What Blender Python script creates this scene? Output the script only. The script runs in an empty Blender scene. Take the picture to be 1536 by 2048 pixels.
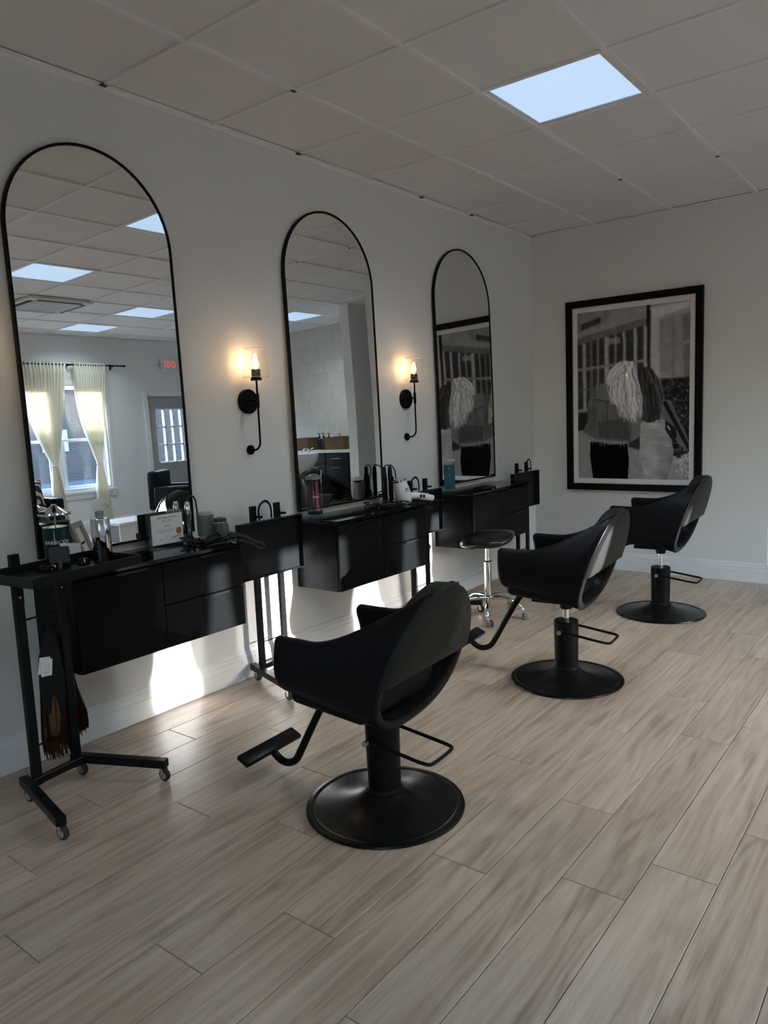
import bpy, bmesh, math, random
import numpy as np
from mathutils import Vector, Matrix, Euler

S = bpy.context.scene
COL = S.collection
random.seed(7)
rng = np.random.default_rng(7)
PI = math.pi

# ------------------------------------------------------------------ camera
CAM = (3.0714, -0.2737, 1.4027)
yaw, pit, rol = -0.6625, -0.1291, -0.0426
fwd = Vector((math.sin(yaw)*math.cos(pit), math.cos(yaw)*math.cos(pit), math.sin(pit)))
right = Vector((math.cos(yaw), -math.sin(yaw), 0))
up = right.cross(fwd)
r2 = math.cos(rol)*right + math.sin(rol)*up
u2 = -math.sin(rol)*right + math.cos(rol)*up
cam_d = bpy.data.cameras.new('camera')
cam = bpy.data.objects.new('camera', cam_d)
COL.objects.link(cam)
cam_d.sensor_fit = 'VERTICAL'
cam_d.sensor_height = 36.0
cam_d.sensor_width = 27.0
cam_d.lens = 1493.7/2048*36.0
cam_d.clip_start = 0.05
cam.matrix_world = Matrix(((r2.x, u2.x, -fwd.x, CAM[0]), (r2.y, u2.y, -fwd.y, CAM[1]), (r2.z, u2.z, -fwd.z, CAM[2]), (0, 0, 0, 1)))
S.camera = cam

# ------------------------------------------------------------------ sky, sun, exposure
SUN_DIR = Vector((-1.0, -0.155, -0.225)).normalized()      # the way the light travels
W = bpy.data.worlds.new('world')
S.world = W
W.use_nodes = True
nt = W.node_tree
bg = nt.nodes['Background']
sky = nt.nodes.new('ShaderNodeTexSky')
sky.sky_type = 'NISHITA'
sky.sun_disc = False
sky.sun_elevation = math.radians(13.5)
sky.sun_rotation = math.atan2(-SUN_DIR.x, -SUN_DIR.y)
sky.air_density = 1.0
sky.dust_density = 0.7
sky.ozone_density = 1.7
nt.links.new(sky.outputs[0], bg.inputs[0])
bg.inputs[1].default_value = 5.4

sd = bpy.data.lights.new('sun', 'SUN')
sd.energy = 22.0
sd.angle = math.radians(0.55)
sd.color = (1.0, .995, .98)
so = bpy.data.objects.new('sun', sd)
COL.objects.link(so)
so.rotation_euler = SUN_DIR.to_track_quat('-Z', 'Y').to_euler()
so.location = (20, 8, 8)

S.view_settings.view_transform = 'Standard'
S.view_settings.look = 'None'
S.view_settings.gamma = 1.0
S.view_settings.use_curve_mapping = False
S.view_settings.exposure = 0.70
PANEL_STRENGTH = 0.587
PANEL_POWER = 5.6
SCONCE_POWER = 0.27
S.cycles.use_denoising = True
S.cycles.max_bounces = 10
S.cycles.use_adaptive_sampling = True
S.cycles.adaptive_threshold = 0.02
S.cycles.diffuse_bounces = 6
S.cycles.glossy_bounces = 5
S.cycles.transparent_max_bounces = 16
S.cycles.transmission_bounces = 6
S.cycles.caustics_reflective = False
S.cycles.caustics_refractive = False
S.cycles.sample_clamp_indirect = 6.0

# ------------------------------------------------------------------ dimensions
H = 2.8894            # ceiling
XR = 6.45             # right wall
YF = 5.9226           # picture wall
YT = 7.95             # tiled wall
YB = -4.6             # front wall behind the camera
CELL = 0.6096
GX0, GY0 = 0.5794, 1.78

# ------------------------------------------------------------------ materials
MATS = {}
def nodes_of(m):
    return m.node_tree.nodes, m.node_tree.links
def mat(name, col=(.8, .8, .8), rough=.5, metal=0., spec=.5, trans=0., ior=1.45, coat=0., emit=None, es=0., noise=None, bump=None):
    if name in MATS: return MATS[name]
    m = bpy.data.materials.new(name)
    m.use_nodes = True
    N, L = nodes_of(m)
    b = N['Principled BSDF']
    b.inputs['Base Color'].default_value = (*col, 1)
    b.inputs['Roughness'].default_value = rough
    b.inputs['Metallic'].default_value = metal
    b.inputs['Specular IOR Level'].default_value = spec
    b.inputs['Transmission Weight'].default_value = trans
    b.inputs['IOR'].default_value = ior
    b.inputs['Coat Weight'].default_value = coat
    b.inputs['Coat Roughness'].default_value = .06
    if emit:
        b.inputs['Emission Color'].default_value = (*emit, 1)
        b.inputs['Emission Strength'].default_value = es
    tc = N.new('ShaderNodeTexCoord')
    if noise:                       # (scale, amount) slight colour variation
        n = N.new('ShaderNodeTexNoise'); n.inputs['Scale'].default_value = noise[0]; n.inputs['Detail'].default_value = 4
        L.new(tc.outputs['Object'], n.inputs['Vector'])
        mx = N.new('ShaderNodeMix'); mx.data_type = 'RGBA'; mx.blend_type = 'MULTIPLY'
        mx.inputs['Factor'].default_value = 1
        mr = N.new('ShaderNodeMapRange'); mr.inputs['To Min'].default_value = 1-noise[1]; mr.inputs['To Max'].default_value = 1+noise[1]
        L.new(n.outputs['Fac'], mr.inputs['Value'])
        mx.inputs['A'].default_value = (*col, 1)
        L.new(mr.outputs['Result'], mx.inputs['B'])
        L.new(mx.outputs['Result'], b.inputs['Base Color'])
    if bump:                        # (scale, strength, distance)
        n2 = N.new('ShaderNodeTexNoise'); n2.inputs['Scale'].default_value = bump[0]; n2.inputs['Detail'].default_value = 5
        L.new(tc.outputs['Object'], n2.inputs['Vector'])
        bp = N.new('ShaderNodeBump'); bp.inputs['Strength'].default_value = bump[1]; bp.inputs['Distance'].default_value = bump[2]
        L.new(n2.outputs['Fac'], bp.inputs['Height'])
        L.new(bp.outputs['Normal'], b.inputs['Normal'])
    MATS[name] = m
    return m

WALL = mat('wall_paint', (.81, .815, .81), .55, noise=(1.5, .02), bump=(160, .08, .002))
TRIM = mat('white_trim', (.84, .85, .87), .35, noise=(6, .03))
CEILT = mat('ceiling_tile', (.86, .845, .865), .85, noise=(2.2, .03), bump=(220, .15, .002))
GRID = mat('ceiling_grid', (.90, .89, .90), .4, noise=(5, .05))
BLACKPOW = mat('black_powder_coat', (.006, .0065, .007), .38, spec=.12, bump=(400, .06, .001))
BLACKMET = mat('black_metal', (.007, .0075, .008), .30, spec=.15, noise=(20, .2))
LEATHER = mat('black_leather', (.0075, .008, .0095), .38, spec=.10, noise=(9, .25), bump=(260, .12, .0015))
LEATHER2 = mat('black_leather_back', (.024, .024, .024), .45, spec=.06, noise=(9, .25), bump=(220, .16, .0015))
CABFRONT = mat('black_cabinet', (.005, .0055, .006), .33, spec=.07, noise=(30, .2), bump=(500, .05, .0006))
CABTOP = mat('black_gloss_top', (.006, .006, .007), .06, spec=.6, noise=(14, .2))
CHROME = mat('chrome', (.82, .83, .84), .08, 1.0, noise=(8, .05))
STEEL = mat('steel', (.55, .55, .56), .28, 1.0, noise=(8, .1))
MIRROR = mat('mirror_glass', (.86, .88, .87), .0, 1.0, noise=(1, .004))
RUBBER = mat('dark_rubber', (.02, .02, .022), .6, noise=(30, .2))
WHEELRING = mat('wheel_ring', (.6, .6, .62), .5, noise=(30, .1))
GREYWHEEL = mat('grey_wheel', (.16, .17, .17), .35, spec=.5, noise=(30, .1))
WHITEPL = mat('white_plastic', (.75, .77, .80), .3, noise=(10, .03))
PAPER = mat('white_paper', (.80, .80, .82), .7, noise=(20, .03))
INK = mat('dark_ink', (.03, .03, .035), .7, noise=(20, .1))
GREYINK = mat('grey_ink', (.28, .28, .30), .7, noise=(20, .1))
GOLD = mat('gold_seal', (.42, .30, .06), .35, .5, noise=(60, .2))
LABELWHITE = mat('white_print', (.7, .74, .74), .6, noise=(20, .03))
TEAL = mat('teal_liquid', (.003, .036, .038), .15, spec=.15, noise=(5, .1))
TEALB = mat('blue_liquid', (.010, .095, .13), .05, noise=(5, .1))
GREENGREY = mat('grey_green_plastic', (.055, .075, .072), .28, noise=(8, .05))
CORD = mat('black_cord', (.008, .008, .009), .4, noise=(50, .2))
BLACKPL = mat('black_plastic', (.007, .007, .008), .28, spec=.15, noise=(20, .2))
GREYPAD = mat('grey_rubber_pad', (.030, .031, .034), .65, noise=(50, .1), bump=(300, .4, .002))
PINK = mat('pink_comb', (.62, .03, .14), .35, noise=(30, .1))
MAROON = mat('dark_red_comb', (.16, .015, .03), .35, noise=(30, .1))
TAUPE = mat('taupe_wood', (.34, .30, .27), .6, noise=(18, .25))
BLUEPL = mat('blue_plastic', (.02, .09, .22), .35, noise=(20, .1))
MATBOARD = mat('white_matboard', (.96, .95, .98), .8, spec=.1, noise=(30, .02))
FRAMEB = mat('black_picture_frame', (.006, .0065, .007), .35, spec=.1, noise=(30, .2))

def wood_floor():
    m = bpy.data.materials.new('oak_plank'); m.use_nodes = True
    N, L = nodes_of(m); b = N['Principled BSDF']
    tc = N.new('ShaderNodeTexCoord'); oi = N.new('ShaderNodeObjectInfo'); ge = N.new('ShaderNodeNewGeometry')
    add = N.new('ShaderNodeMath'); add.operation = 'ADD'
    L.new(oi.outputs['Random'], add.inputs[0]); L.new(ge.outputs['Random Per Island'], add.inputs[1])
    fr = N.new('ShaderNodeMath'); fr.operation = 'FRACT'; L.new(add.outputs[0], fr.inputs[0])
    off = N.new('ShaderNodeMath'); off.operation = 'MULTIPLY'; off.inputs[1].default_value = 57.3
    L.new(fr.outputs[0], off.inputs[0])
    cmb = N.new('ShaderNodeCombineXYZ')
    for k in range(3): L.new(off.outputs[0], cmb.inputs[k])
    va = N.new('ShaderNodeVectorMath'); va.operation = 'ADD'
    L.new(tc.outputs['Object'], va.inputs[0]); L.new(cmb.outputs[0], va.inputs[1])
    def mapped(sx, sy):
        mp = N.new('ShaderNodeMapping'); mp.inputs['Scale'].default_value = (sx, sy, 1)
        L.new(va.outputs[0], mp.inputs['Vector']); return mp.outputs[0]
    # warped cathedral rings
    n0 = N.new('ShaderNodeTexNoise'); n0.inputs['Scale'].default_value = 1; n0.inputs['Detail'].default_value = 2.5
    n0.inputs['Roughness'].default_value = .5
    L.new(mapped(6.5, .62), n0.inputs['Vector'])
    ring = N.new('ShaderNodeMath'); ring.operation = 'MULTIPLY'; ring.inputs[1].default_value = 11
    L.new(n0.outputs['Fac'], ring.inputs[0])
    sn = N.new('ShaderNodeMath'); sn.operation = 'SINE'
    r2_ = N.new('ShaderNodeMath'); r2_.operation = 'MULTIPLY'; r2_.inputs[1].default_value = 6.283
    L.new(ring.outputs[0], r2_.inputs[0]); L.new(r2_.outputs[0], sn.inputs[0])
    # long streaks
    n1 = N.new('ShaderNodeTexNoise'); n1.inputs['Scale'].default_value = 1; n1.inputs['Detail'].default_value = 6; n1.inputs['Roughness'].default_value = .6
    L.new(mapped(46, 1.3), n1.inputs['Vector'])
    n2 = N.new('ShaderNodeTexNoise'); n2.inputs['Scale'].default_value = 1; n2.inputs['Detail'].default_value = 3
    L.new(mapped(12, .75), n2.inputs['Vector'])
    n3 = N.new('ShaderNodeTexNoise'); n3.inputs['Scale'].default_value = 1; n3.inputs['Detail'].default_value = 2
    L.new(mapped(240, 12), n3.inputs['Vector'])
    n4 = N.new('ShaderNodeTexNoise'); n4.inputs['Scale'].default_value = 1; n4.inputs['Detail'].default_value = 1
    L.new(mapped(9, 2.6), n4.inputs['Vector'])
    def mth(op, a, b_=None, v=None):
        k = N.new('ShaderNodeMath'); k.operation = op
        L.new(a, k.inputs[0])
        if b_ is not None: L.new(b_, k.inputs[1])
        if v is not None: k.inputs[1].default_value = v
        return k.outputs[0]
    t = mth('MULTIPLY', mth('MULTIPLY', sn.outputs[0], n4.outputs['Fac']), v=.13)
    t = mth('ADD', t, mth('MULTIPLY', n1.outputs['Fac'], v=.50))
    t = mth('ADD', t, mth('MULTIPLY', n2.outputs['Fac'], v=.40))
    t = mth('ADD', t, mth('MULTIPLY', n3.outputs['Fac'], v=.26))
    t = mth('ADD', t, mth('MULTIPLY', fr.outputs[0], v=.07))
    cr = N.new('ShaderNodeValToRGB')
    e = cr.color_ramp.elements
    e[0].position = .38; e[0].color = (.275, .203, .147, 1)
    e[1].position = .80; e[1].color = (.556, .466, .374, 1)
    x = cr.color_ramp.elements.new(.545); x.color = (.398, .314, .243, 1)
    x = cr.color_ramp.elements.new(.665); x.color = (.468, .383, .303, 1)
    L.new(t, cr.inputs['Fac'])
    # dark knots and smudges
    kr = N.new('ShaderNodeMapRange'); kr.inputs['From Min'].default_value = .62; kr.inputs['From Max'].default_value = .85
    kr.inputs['To Min'].default_value = 1; kr.inputs['To Max'].default_value = .62
    L.new(n4.outputs['Fac'], kr.inputs['Value'])
    mx = N.new('ShaderNodeMix'); mx.data_type = 'RGBA'; mx.blend_type = 'MULTIPLY'; mx.inputs['Factor'].default_value = 1
    L.new(cr.outputs['Color'], mx.inputs['A']); L.new(kr.outputs['Result'], mx.inputs['B'])
    # tone of the single plank
    hr = N.new('ShaderNodeMapRange'); hr.inputs['To Min'].default_value = .95; hr.inputs['To Max'].default_value = 1.05
    L.new(fr.outputs[0], hr.inputs['Value'])
    m2 = N.new('ShaderNodeMix'); m2.data_type = 'RGBA'; m2.blend_type = 'MULTIPLY'; m2.inputs['Factor'].default_value = 1
    L.new(mx.outputs['Result'], m2.inputs['A']); L.new(hr.outputs['Result'], m2.inputs['B'])
    L.new(m2.outputs['Result'], b.inputs['Base Color'])
    b.inputs['Roughness'].default_value = .36
    b.inputs['Specular IOR Level'].default_value = .45
    bp = N.new('ShaderNodeBump'); bp.inputs['Strength'].default_value = .12; bp.inputs['Distance'].default_value = .001
    L.new(n3.outputs['Fac'], bp.inputs['Height']); L.new(bp.outputs['Normal'], b.inputs['Normal'])
    return m
WOOD = wood_floor()

def pane_mat(name, tint=(1, 1, 1), refl=.04):
    m = bpy.data.materials.new(name); m.use_nodes = True
    N, L = nodes_of(m); N.remove(N['Principled BSDF'])
    o = N['Material Output']
    tr = N.new('ShaderNodeBsdfTransparent'); tr.inputs[0].default_value = (*tint, 1)
    gl = N.new('ShaderNodeBsdfGlossy'); gl.inputs['Roughness'].default_value = .02
    lw = N.new('ShaderNodeLayerWeight'); lw.inputs[0].default_value = .5
    pw = N.new('ShaderNodeMath'); pw.operation = 'POWER'; pw.inputs[1].default_value = 5; L.new(lw.outputs['Facing'], pw.inputs[0])
    fn = N.new('ShaderNodeMath'); fn.operation = 'MULTIPLY_ADD'; fn.inputs[1].default_value = .6-refl; fn.inputs[2].default_value = refl; L.new(pw.outputs[0], fn.inputs[0])
    mx = N.new('ShaderNodeMixShader')
    L.new(fn.outputs[0], mx.inputs[0]); L.new(tr.outputs[0], mx.inputs[1]); L.new(gl.outputs[0], mx.inputs[2])
    L.new(mx.outputs[0], o.inputs['Surface'])
    return m
PANE = pane_mat('window_glass')
SHADEG = pane_mat('lamp_shade_glass', (.985, .975, .965), .05)
GLAZE = pane_mat('picture_glazing', (.99, .99, .99), .007)
ACRYL = pane_mat('clear_acrylic', (.97, .98, .98), .05)
GLASSJ = pane_mat('jar_glass', (.95, .98, .98), .018)

def curtain_mat():
    m = bpy.data.materials.new('cream_voile'); m.use_nodes = True
    N, L = nodes_of(m); N.remove(N['Principled BSDF']); o = N['Material Output']
    d = N.new('ShaderNodeBsdfDiffuse'); t = N.new('ShaderNodeBsdfTranslucent')
    tc = N.new('ShaderNodeTexCoord'); n = N.new('ShaderNodeTexNoise'); n.inputs['Scale'].default_value = 60
    L.new(tc.outputs['Object'], n.inputs['Vector'])
    cr = N.new('ShaderNodeValToRGB'); cr.color_ramp.elements[0].color = (.80, .76, .64, 1); cr.color_ramp.elements[1].color = (.87, .83, .71, 1)
    L.new(n.outputs['Fac'], cr.inputs[0]); L.new(cr.outputs[0], d.inputs[0]); L.new(cr.outputs[0], t.inputs[0])
    tp = N.new('ShaderNodeBsdfTransparent')
    m1 = N.new('ShaderNodeMixShader'); m1.inputs[0].default_value = .065
    m2 = N.new('ShaderNodeMixShader'); m2.inputs[0].default_value = .05
    L.new(d.outputs[0], m1.inputs[1]); L.new(t.outputs[0], m1.inputs[2])
    L.new(m1.outputs[0], m2.inputs[1]); L.new(tp.outputs[0], m2.inputs[2])
    L.new(m2.outputs[0], o.inputs['Surface'])
    return m
CURTAIN = curtain_mat()

def brick_mat(name, c1, c2, mortar, scale, bw, rh, ms, rough, bump, spec=.4, rot=(0, 0, 0)):
    m = bpy.data.materials.new(name); m.use_nodes = True
    N, L = nodes_of(m); b = N['Principled BSDF']
    tc = N.new('ShaderNodeTexCoord'); mp = N.new('ShaderNodeMapping'); mp.inputs['Rotation'].default_value = rot
    L.new(tc.outputs['Object'], mp.inputs['Vector'])
    t = N.new('ShaderNodeTexBrick'); t.inputs['Color1'].default_value = (*c1, 1); t.inputs['Color2'].default_value = (*c2, 1)
    t.inputs['Mortar'].default_value = (*mortar, 1); t.inputs['Scale'].default_value = scale
    t.inputs['Brick Width'].default_value = bw; t.inputs['Row Height'].default_value = rh; t.inputs['Mortar Size'].default_value = ms
    L.new(mp.outputs[0], t.inputs['Vector'])
    L.new(t.outputs['Color'], b.inputs['Base Color'])
    b.inputs['Roughness'].default_value = rough; b.inputs['Specular IOR Level'].default_value = spec
    n = N.new('ShaderNodeTexNoise'); n.inputs['Scale'].default_value = 14; L.new(tc.outputs['Object'], n.inputs['Vector'])
    sub = N.new('ShaderNodeMath'); sub.operation = 'SUBTRACT'
    L.new(n.outputs['Fac'], sub.inputs[0]); L.new(t.outputs['Fac'], sub.inputs[1])
    bp = N.new('ShaderNodeBump'); bp.inputs['Strength'].default_value = bump; bp.inputs['Distance'].default_value = .006
    L.new(sub.outputs[0], bp.inputs['Height']); L.new(bp.outputs['Normal'], b.inputs['Normal'])
    return m
TILE = brick_mat('white_stacked_tile', (.64, .62, .58), (.70, .68, .64), (.60, .58, .55), 1, .065, .20, .003, .14, .7, .6, (-PI/2, 0, 0))
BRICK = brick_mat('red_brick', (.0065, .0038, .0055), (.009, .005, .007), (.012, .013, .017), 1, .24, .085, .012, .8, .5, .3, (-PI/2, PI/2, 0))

def hair_mat(name, c1, c2):
    m = bpy.data.materials.new(name); m.use_nodes = True
    N, L = nodes_of(m); b = N['Principled BSDF']
    tc = N.new('ShaderNodeTexCoord'); mp = N.new('ShaderNodeMapping'); mp.inputs['Scale'].default_value = (90, 90, 2)
    L.new(tc.outputs['Object'], mp.inputs['Vector'])
    n = N.new('ShaderNodeTexNoise'); n.inputs['Scale'].default_value = 1; n.inputs['Detail'].default_value = 4; L.new(mp.outputs[0], n.inputs['Vector'])
    cr = N.new('ShaderNodeValToRGB'); cr.color_ramp.elements[0].position = .35; cr.color_ramp.elements[1].position = .68
    cr.color_ramp.elements[0].color = (*c1, 1); cr.color_ramp.elements[1].color = (*c2, 1)
    L.new(n.outputs['Fac'], cr.inputs[0]); L.new(cr.outputs[0], b.inputs['Base Color'])
    b.inputs['Roughness'].default_value = .5; b.inputs['Specular IOR Level'].default_value = .08
    return m

# ------------------------------------------------------------------ mesh helpers
def bm_new(): return bmesh.new()
def obj(name, bm, m=None, parent=None, smooth=None, loc=None, rot=None):
    me = bpy.data.meshes.new(name)
    bmesh.ops.recalc_face_normals(bm, faces=bm.faces[:])
    bm.to_mesh(me); bm.free()
    if m: me.materials.append(m)
    if smooth is not None:
        for p in me.polygons: p.use_smooth = True
        me.set_sharp_from_angle(angle=math.radians(smooth))
    o = bpy.data.objects.new(name, me)
    COL.objects.link(o)
    if parent: o.parent = parent
    if loc: o.location = loc
    if rot: o.rotation_euler = rot
    return o
def tag(o, label=None, cat=None, group=None, kind=None):
    if label: o['label'] = label
    if cat: o['category'] = cat
    if group: o['group'] = group
    if kind: o['kind'] = kind
    return o
def thing(name, label, cat, loc=(0, 0, 0), rz=0, group=None):
    o = bpy.data.objects.new(name, None); COL.objects.link(o)
    o.empty_display_size = .1
    o.location = loc; o.rotation_euler = (0, 0, rz)
    return tag(o, label, cat, group)
def dup(root, loc, rz=None, label=None):
    r = root.copy(); COL.objects.link(r); r.location = loc
    if rz is not None: r.rotation_euler = (0, 0, rz)
    if label: r['label'] = label
    for ch in list(root.children):
        c = ch.copy(); COL.objects.link(c); c.parent = r
        for g in list(ch.children):
            d = g.copy(); COL.objects.link(d); d.parent = c
    return r
def box(bm, x0, x1, y0, y1, z0, z1, bev=0, seg=2, mtx=None):
    vs = [bm.verts.new((x, y, z)) for x in (x0, x1) for y in (y0, y1) for z in (z0, z1)]
    fs = [bm.faces.new([vs[i] for i in q]) for q in ((0, 1, 3, 2), (4, 6, 7, 5), (0, 4, 5, 1), (2, 3, 7, 6), (0, 2, 6, 4), (1, 5, 7, 3))]
    if bev:
        es = list({e for f in fs for e in f.edges})
        r = bmesh.ops.bevel(bm, geom=es, offset=bev, segments=seg, affect='EDGES', profile=.5)
        vs = list({v for f in r['faces'] for v in f.verts} | {v for v in vs if v.is_valid})
        # collect every vertex connected to the box
        seen = set(vs); st = list(vs)
        while st:
            v = st.pop()
            for e in v.link_edges:
                w = e.other_vert(v)
                if w not in seen: seen.add(w); st.append(w)
        vs = list(seen)
    if mtx is not None: bmesh.ops.transform(bm, matrix=mtx, verts=vs)
    return vs
def spline(pts, n=8):
    P = [Vector(p) for p in pts]
    if len(P) < 3: return P
    out = []
    for i in range(len(P)-1):
        p0 = P[max(i-1, 0)]; p1 = P[i]; p2 = P[i+1]; p3 = P[min(i+2, len(P)-1)]
        for k in range(n):
            t = k/n
            out.append(.5*((2*p1)+(-p0+p2)*t+(2*p0-5*p1+4*p2-p3)*t*t+(-p0+3*p1-3*p2+p3)*t**3))
    out.append(P[-1])
    return out
def tube(bm, pts, r, seg=10, closed=False, cap=True, sy=1.0):
    P = [Vector(p) for p in pts]; n = len(P); rings = []
    R = r if isinstance(r, (list, tuple)) else [r]*n
    prev = None
    for i in range(n):
        if closed: t = (P[(i+1) % n]-P[i-1])
        else: t = P[min(i+1, n-1)]-P[max(i-1, 0)]
        t.normalize()
        if prev is None:
            a = Vector((0, 0, 1)) if abs(t.z) < .9 else Vector((1, 0, 0))
            u = t.cross(a).normalized()
        else:
            u = (prev - t*prev.dot(t)).normalized()
        prev = u
        v = t.cross(u)
        rings.append([bm.verts.new(P[i]+R[i]*(math.cos(2*PI*k/seg)*u+sy*math.sin(2*PI*k/seg)*v)) for k in range(seg)])
    m = n if closed else n-1
    for i in range(m):
        a, b = rings[i], rings[(i+1) % n]
        for k in range(seg):
            bm.faces.new((a[k], a[(k+1) % seg], b[(k+1) % seg], b[k]))
    if cap and not closed:
        bm.faces.new(rings[0]); bm.faces.new(list(reversed(rings[-1])))
    return [v for q in rings for v in q]
def lathe(bm, prof, seg=32, c=(0, 0, 0), axis='z', mtx=None):
    rings = []; allv = []
    for r, z in prof:
        if r < 1e-6:
            ring = [bm.verts.new((0, 0, z))]
        else:
            ring = [bm.verts.new((r*math.cos(2*PI*k/seg), r*math.sin(2*PI*k/seg), z)) for k in range(seg)]
        rings.append(ring); allv += ring
    for a, b in zip(rings[:-1], rings[1:]):
        for k in range(seg):
            k2 = (k+1) % seg
            if len(a) == 1 and len(b) == 1: continue
            if len(a) == 1: bm.faces.new((a[0], b[k2], b[k]))
            elif len(b) == 1: bm.faces.new((a[k], a[k2], b[0]))
            else: bm.faces.new((a[k], a[k2], b[k2], b[k]))
    if len(rings[0]) > 1: bm.faces.new(list(reversed(rings[0])))
    if len(rings[-1]) > 1: bm.faces.new(rings[-1])
    M = Matrix.Translation(c)
    if axis == 'x': M = M @ Matrix.Rotation(PI/2, 4, 'Y')
    if axis == 'y': M = M @ Matrix.Rotation(-PI/2, 4, 'X')
    if mtx is not None: M = mtx @ M
    bmesh.ops.transform(bm, matrix=M, verts=allv)
    return allv
def prism(bm, pts, z0, z1, mtx=None):
    lo = [bm.verts.new((x, y, z0)) for x, y in pts]; hi = [bm.verts.new((x, y, z1)) for x, y in pts]
    n = len(pts)
    for k in range(n): bm.faces.new((lo[k], lo[(k+1) % n], hi[(k+1) % n], hi[k]))
    bm.faces.new(list(reversed(lo))); bm.faces.new(hi)
    if mtx is not None: bmesh.ops.transform(bm, matrix=mtx, verts=lo+hi)
    return lo+hi
def bar(bm, a, b, w, h, bev=0):
    """rectangular bar from a to b; w across (horizontal), h the other way"""
    a, b = Vector(a), Vector(b); t = (b-a); ln = t.length; t.normalize()
    s = t.cross(Vector((0, 0, 1)))
    s = s.normalized() if s.length > 1e-4 else Vector((0, 1, 0))
    q = s.cross(t)
    M = Matrix(((t.x, s.x, q.x, a.x), (t.y, s.y, q.y, a.y), (t.z, s.z, q.z, a.z), (0, 0, 0, 1)))
    return box(bm, 0, ln, -w/2, w/2, -h/2, h/2, bev, 1, M)
def part(name, fn, m, parent, smooth=None, **k):
    bm = bm_new(); fn(bm); return obj(name, bm, m, parent, smooth, **k)
def text(name, s, size, m, parent, loc, rot, align='CENTER', depth=.0004, width=None):
    c = bpy.data.curves.new(name, 'FONT'); c.body = s; c.size = size; c.align_x = align; c.align_y = 'CENTER'
    c.extrude = depth; c.resolution_u = 3
    t = bpy.data.objects.new(name, c); COL.objects.link(t)
    dg = bpy.context.evaluated_depsgraph_get(); dg.update()
    me = bpy.data.meshes.new_from_object(t.evaluated_get(dg))
    bpy.data.objects.remove(t); bpy.data.curves.remove(c)
    me.materials.clear(); me.materials.append(m)
    if width:
        xs = [v.co.x for v in me.vertices]; k = width/max(max(xs)-min(xs), 1e-6)
        for v in me.vertices: v.co.x *= k
    o = bpy.data.objects.new(name, me); COL.objects.link(o)
    o.parent = parent; o.location = loc; o.rotation_euler = rot
    return o
RX = (PI/2, 0, PI/2)      # text that faces +x
RXN = (PI/2, 0, -PI/2)    # text that faces -x

# ================================================================== SETTING
def struct(name, bm, m, parent=None, smooth=None):
    o = obj(name, bm, m, parent, smooth)
    if parent is None: o['kind'] = 'structure'
    return o

# floor ------------------------------------------------------------
bm = bm_new()
box(bm, -.15, XR+.15, YB-.15, YT+2.2, -.08, -.0065)
floor = struct('floor', bm, mat('subfloor', (.12, .10, .085), .8, noise=(3, .1)))
PW, PL = .1955, 1.195
JOINT = {0: 1.41, 1: 1.696, 2: 1.12, 3: .762, 4: 1.30, 5: .567, 6: 1.412, 7: .79, 8: 1.083, 9: 1.559, 10: 2.094, 11: 1.672, 12: 1.887, 13: 2.213}
def plank_bm(bm, x0, x1, y0, y1):
    g = .0009; c = .0018
    x0 += g; x1 -= g; y0 += g; y1 -= g
    lo = [bm.verts.new(q) for q in ((x0, y0, -.006), (x1, y0, -.006), (x1, y1, -.006), (x0, y1, -.006))]
    md = [bm.verts.new(q) for q in ((x0, y0, -c), (x1, y0, -c), (x1, y1, -c), (x0, y1, -c))]
    hi = [bm.verts.new(q) for q in ((x0+c, y0+c, 0), (x1-c, y0+c, 0), (x1-c, y1-c, 0), (x0+c, y1-c, 0))]
    for a, b in ((lo, md), (md, hi)):
        for k in range(4): bm.faces.new((a[k], a[(k+1) % 4], b[(k+1) % 4], b[k]))
    bm.faces.new(hi); bm.faces.new(list(reversed(lo)))
bm = bm_new(); plank_bm(bm, -PW/2, PW/2, -PL/2, PL/2)
pm = bpy.data.meshes.new('plank')
bmesh.ops.recalc_face_normals(bm, faces=bm.faces[:]); bm.to_mesh(pm); bm.free(); pm.materials.append(WOOD)
rest = bm_new()
ncol = int((XR-.021)/PW)+1
for k in range(-1, ncol+1):
    xa = .021+PW*k; xb = xa+PW
    j = JOINT.get(k, (k*.47+.2) % PL)
    y = j-PL*math.ceil((j-YB)/PL)
    while y < YT+2.0:
        y0, y1 = max(y, YB), min(y+PL, YT+2.0)
        full = (0 <= k <= 17) and y0 > -1.3 and y1 < YF+.9 and (y1-y0) > PL-.01
        if full and xb < 3.7:
            o = bpy.data.objects.new('plank', pm); COL.objects.link(o); o.parent = floor
            o.location = ((xa+xb)/2, (y0+y1)/2, 0)
        elif y1-y0 > .02:
            a, b2 = max(xa, -.1), min(xb, XR+.05)
            if b2-a > .01: plank_bm(rest, a, b2, y0, y1)
        y += PL
o = obj('plank', rest, WOOD, floor); o['kind'] = 'stuff'

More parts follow.
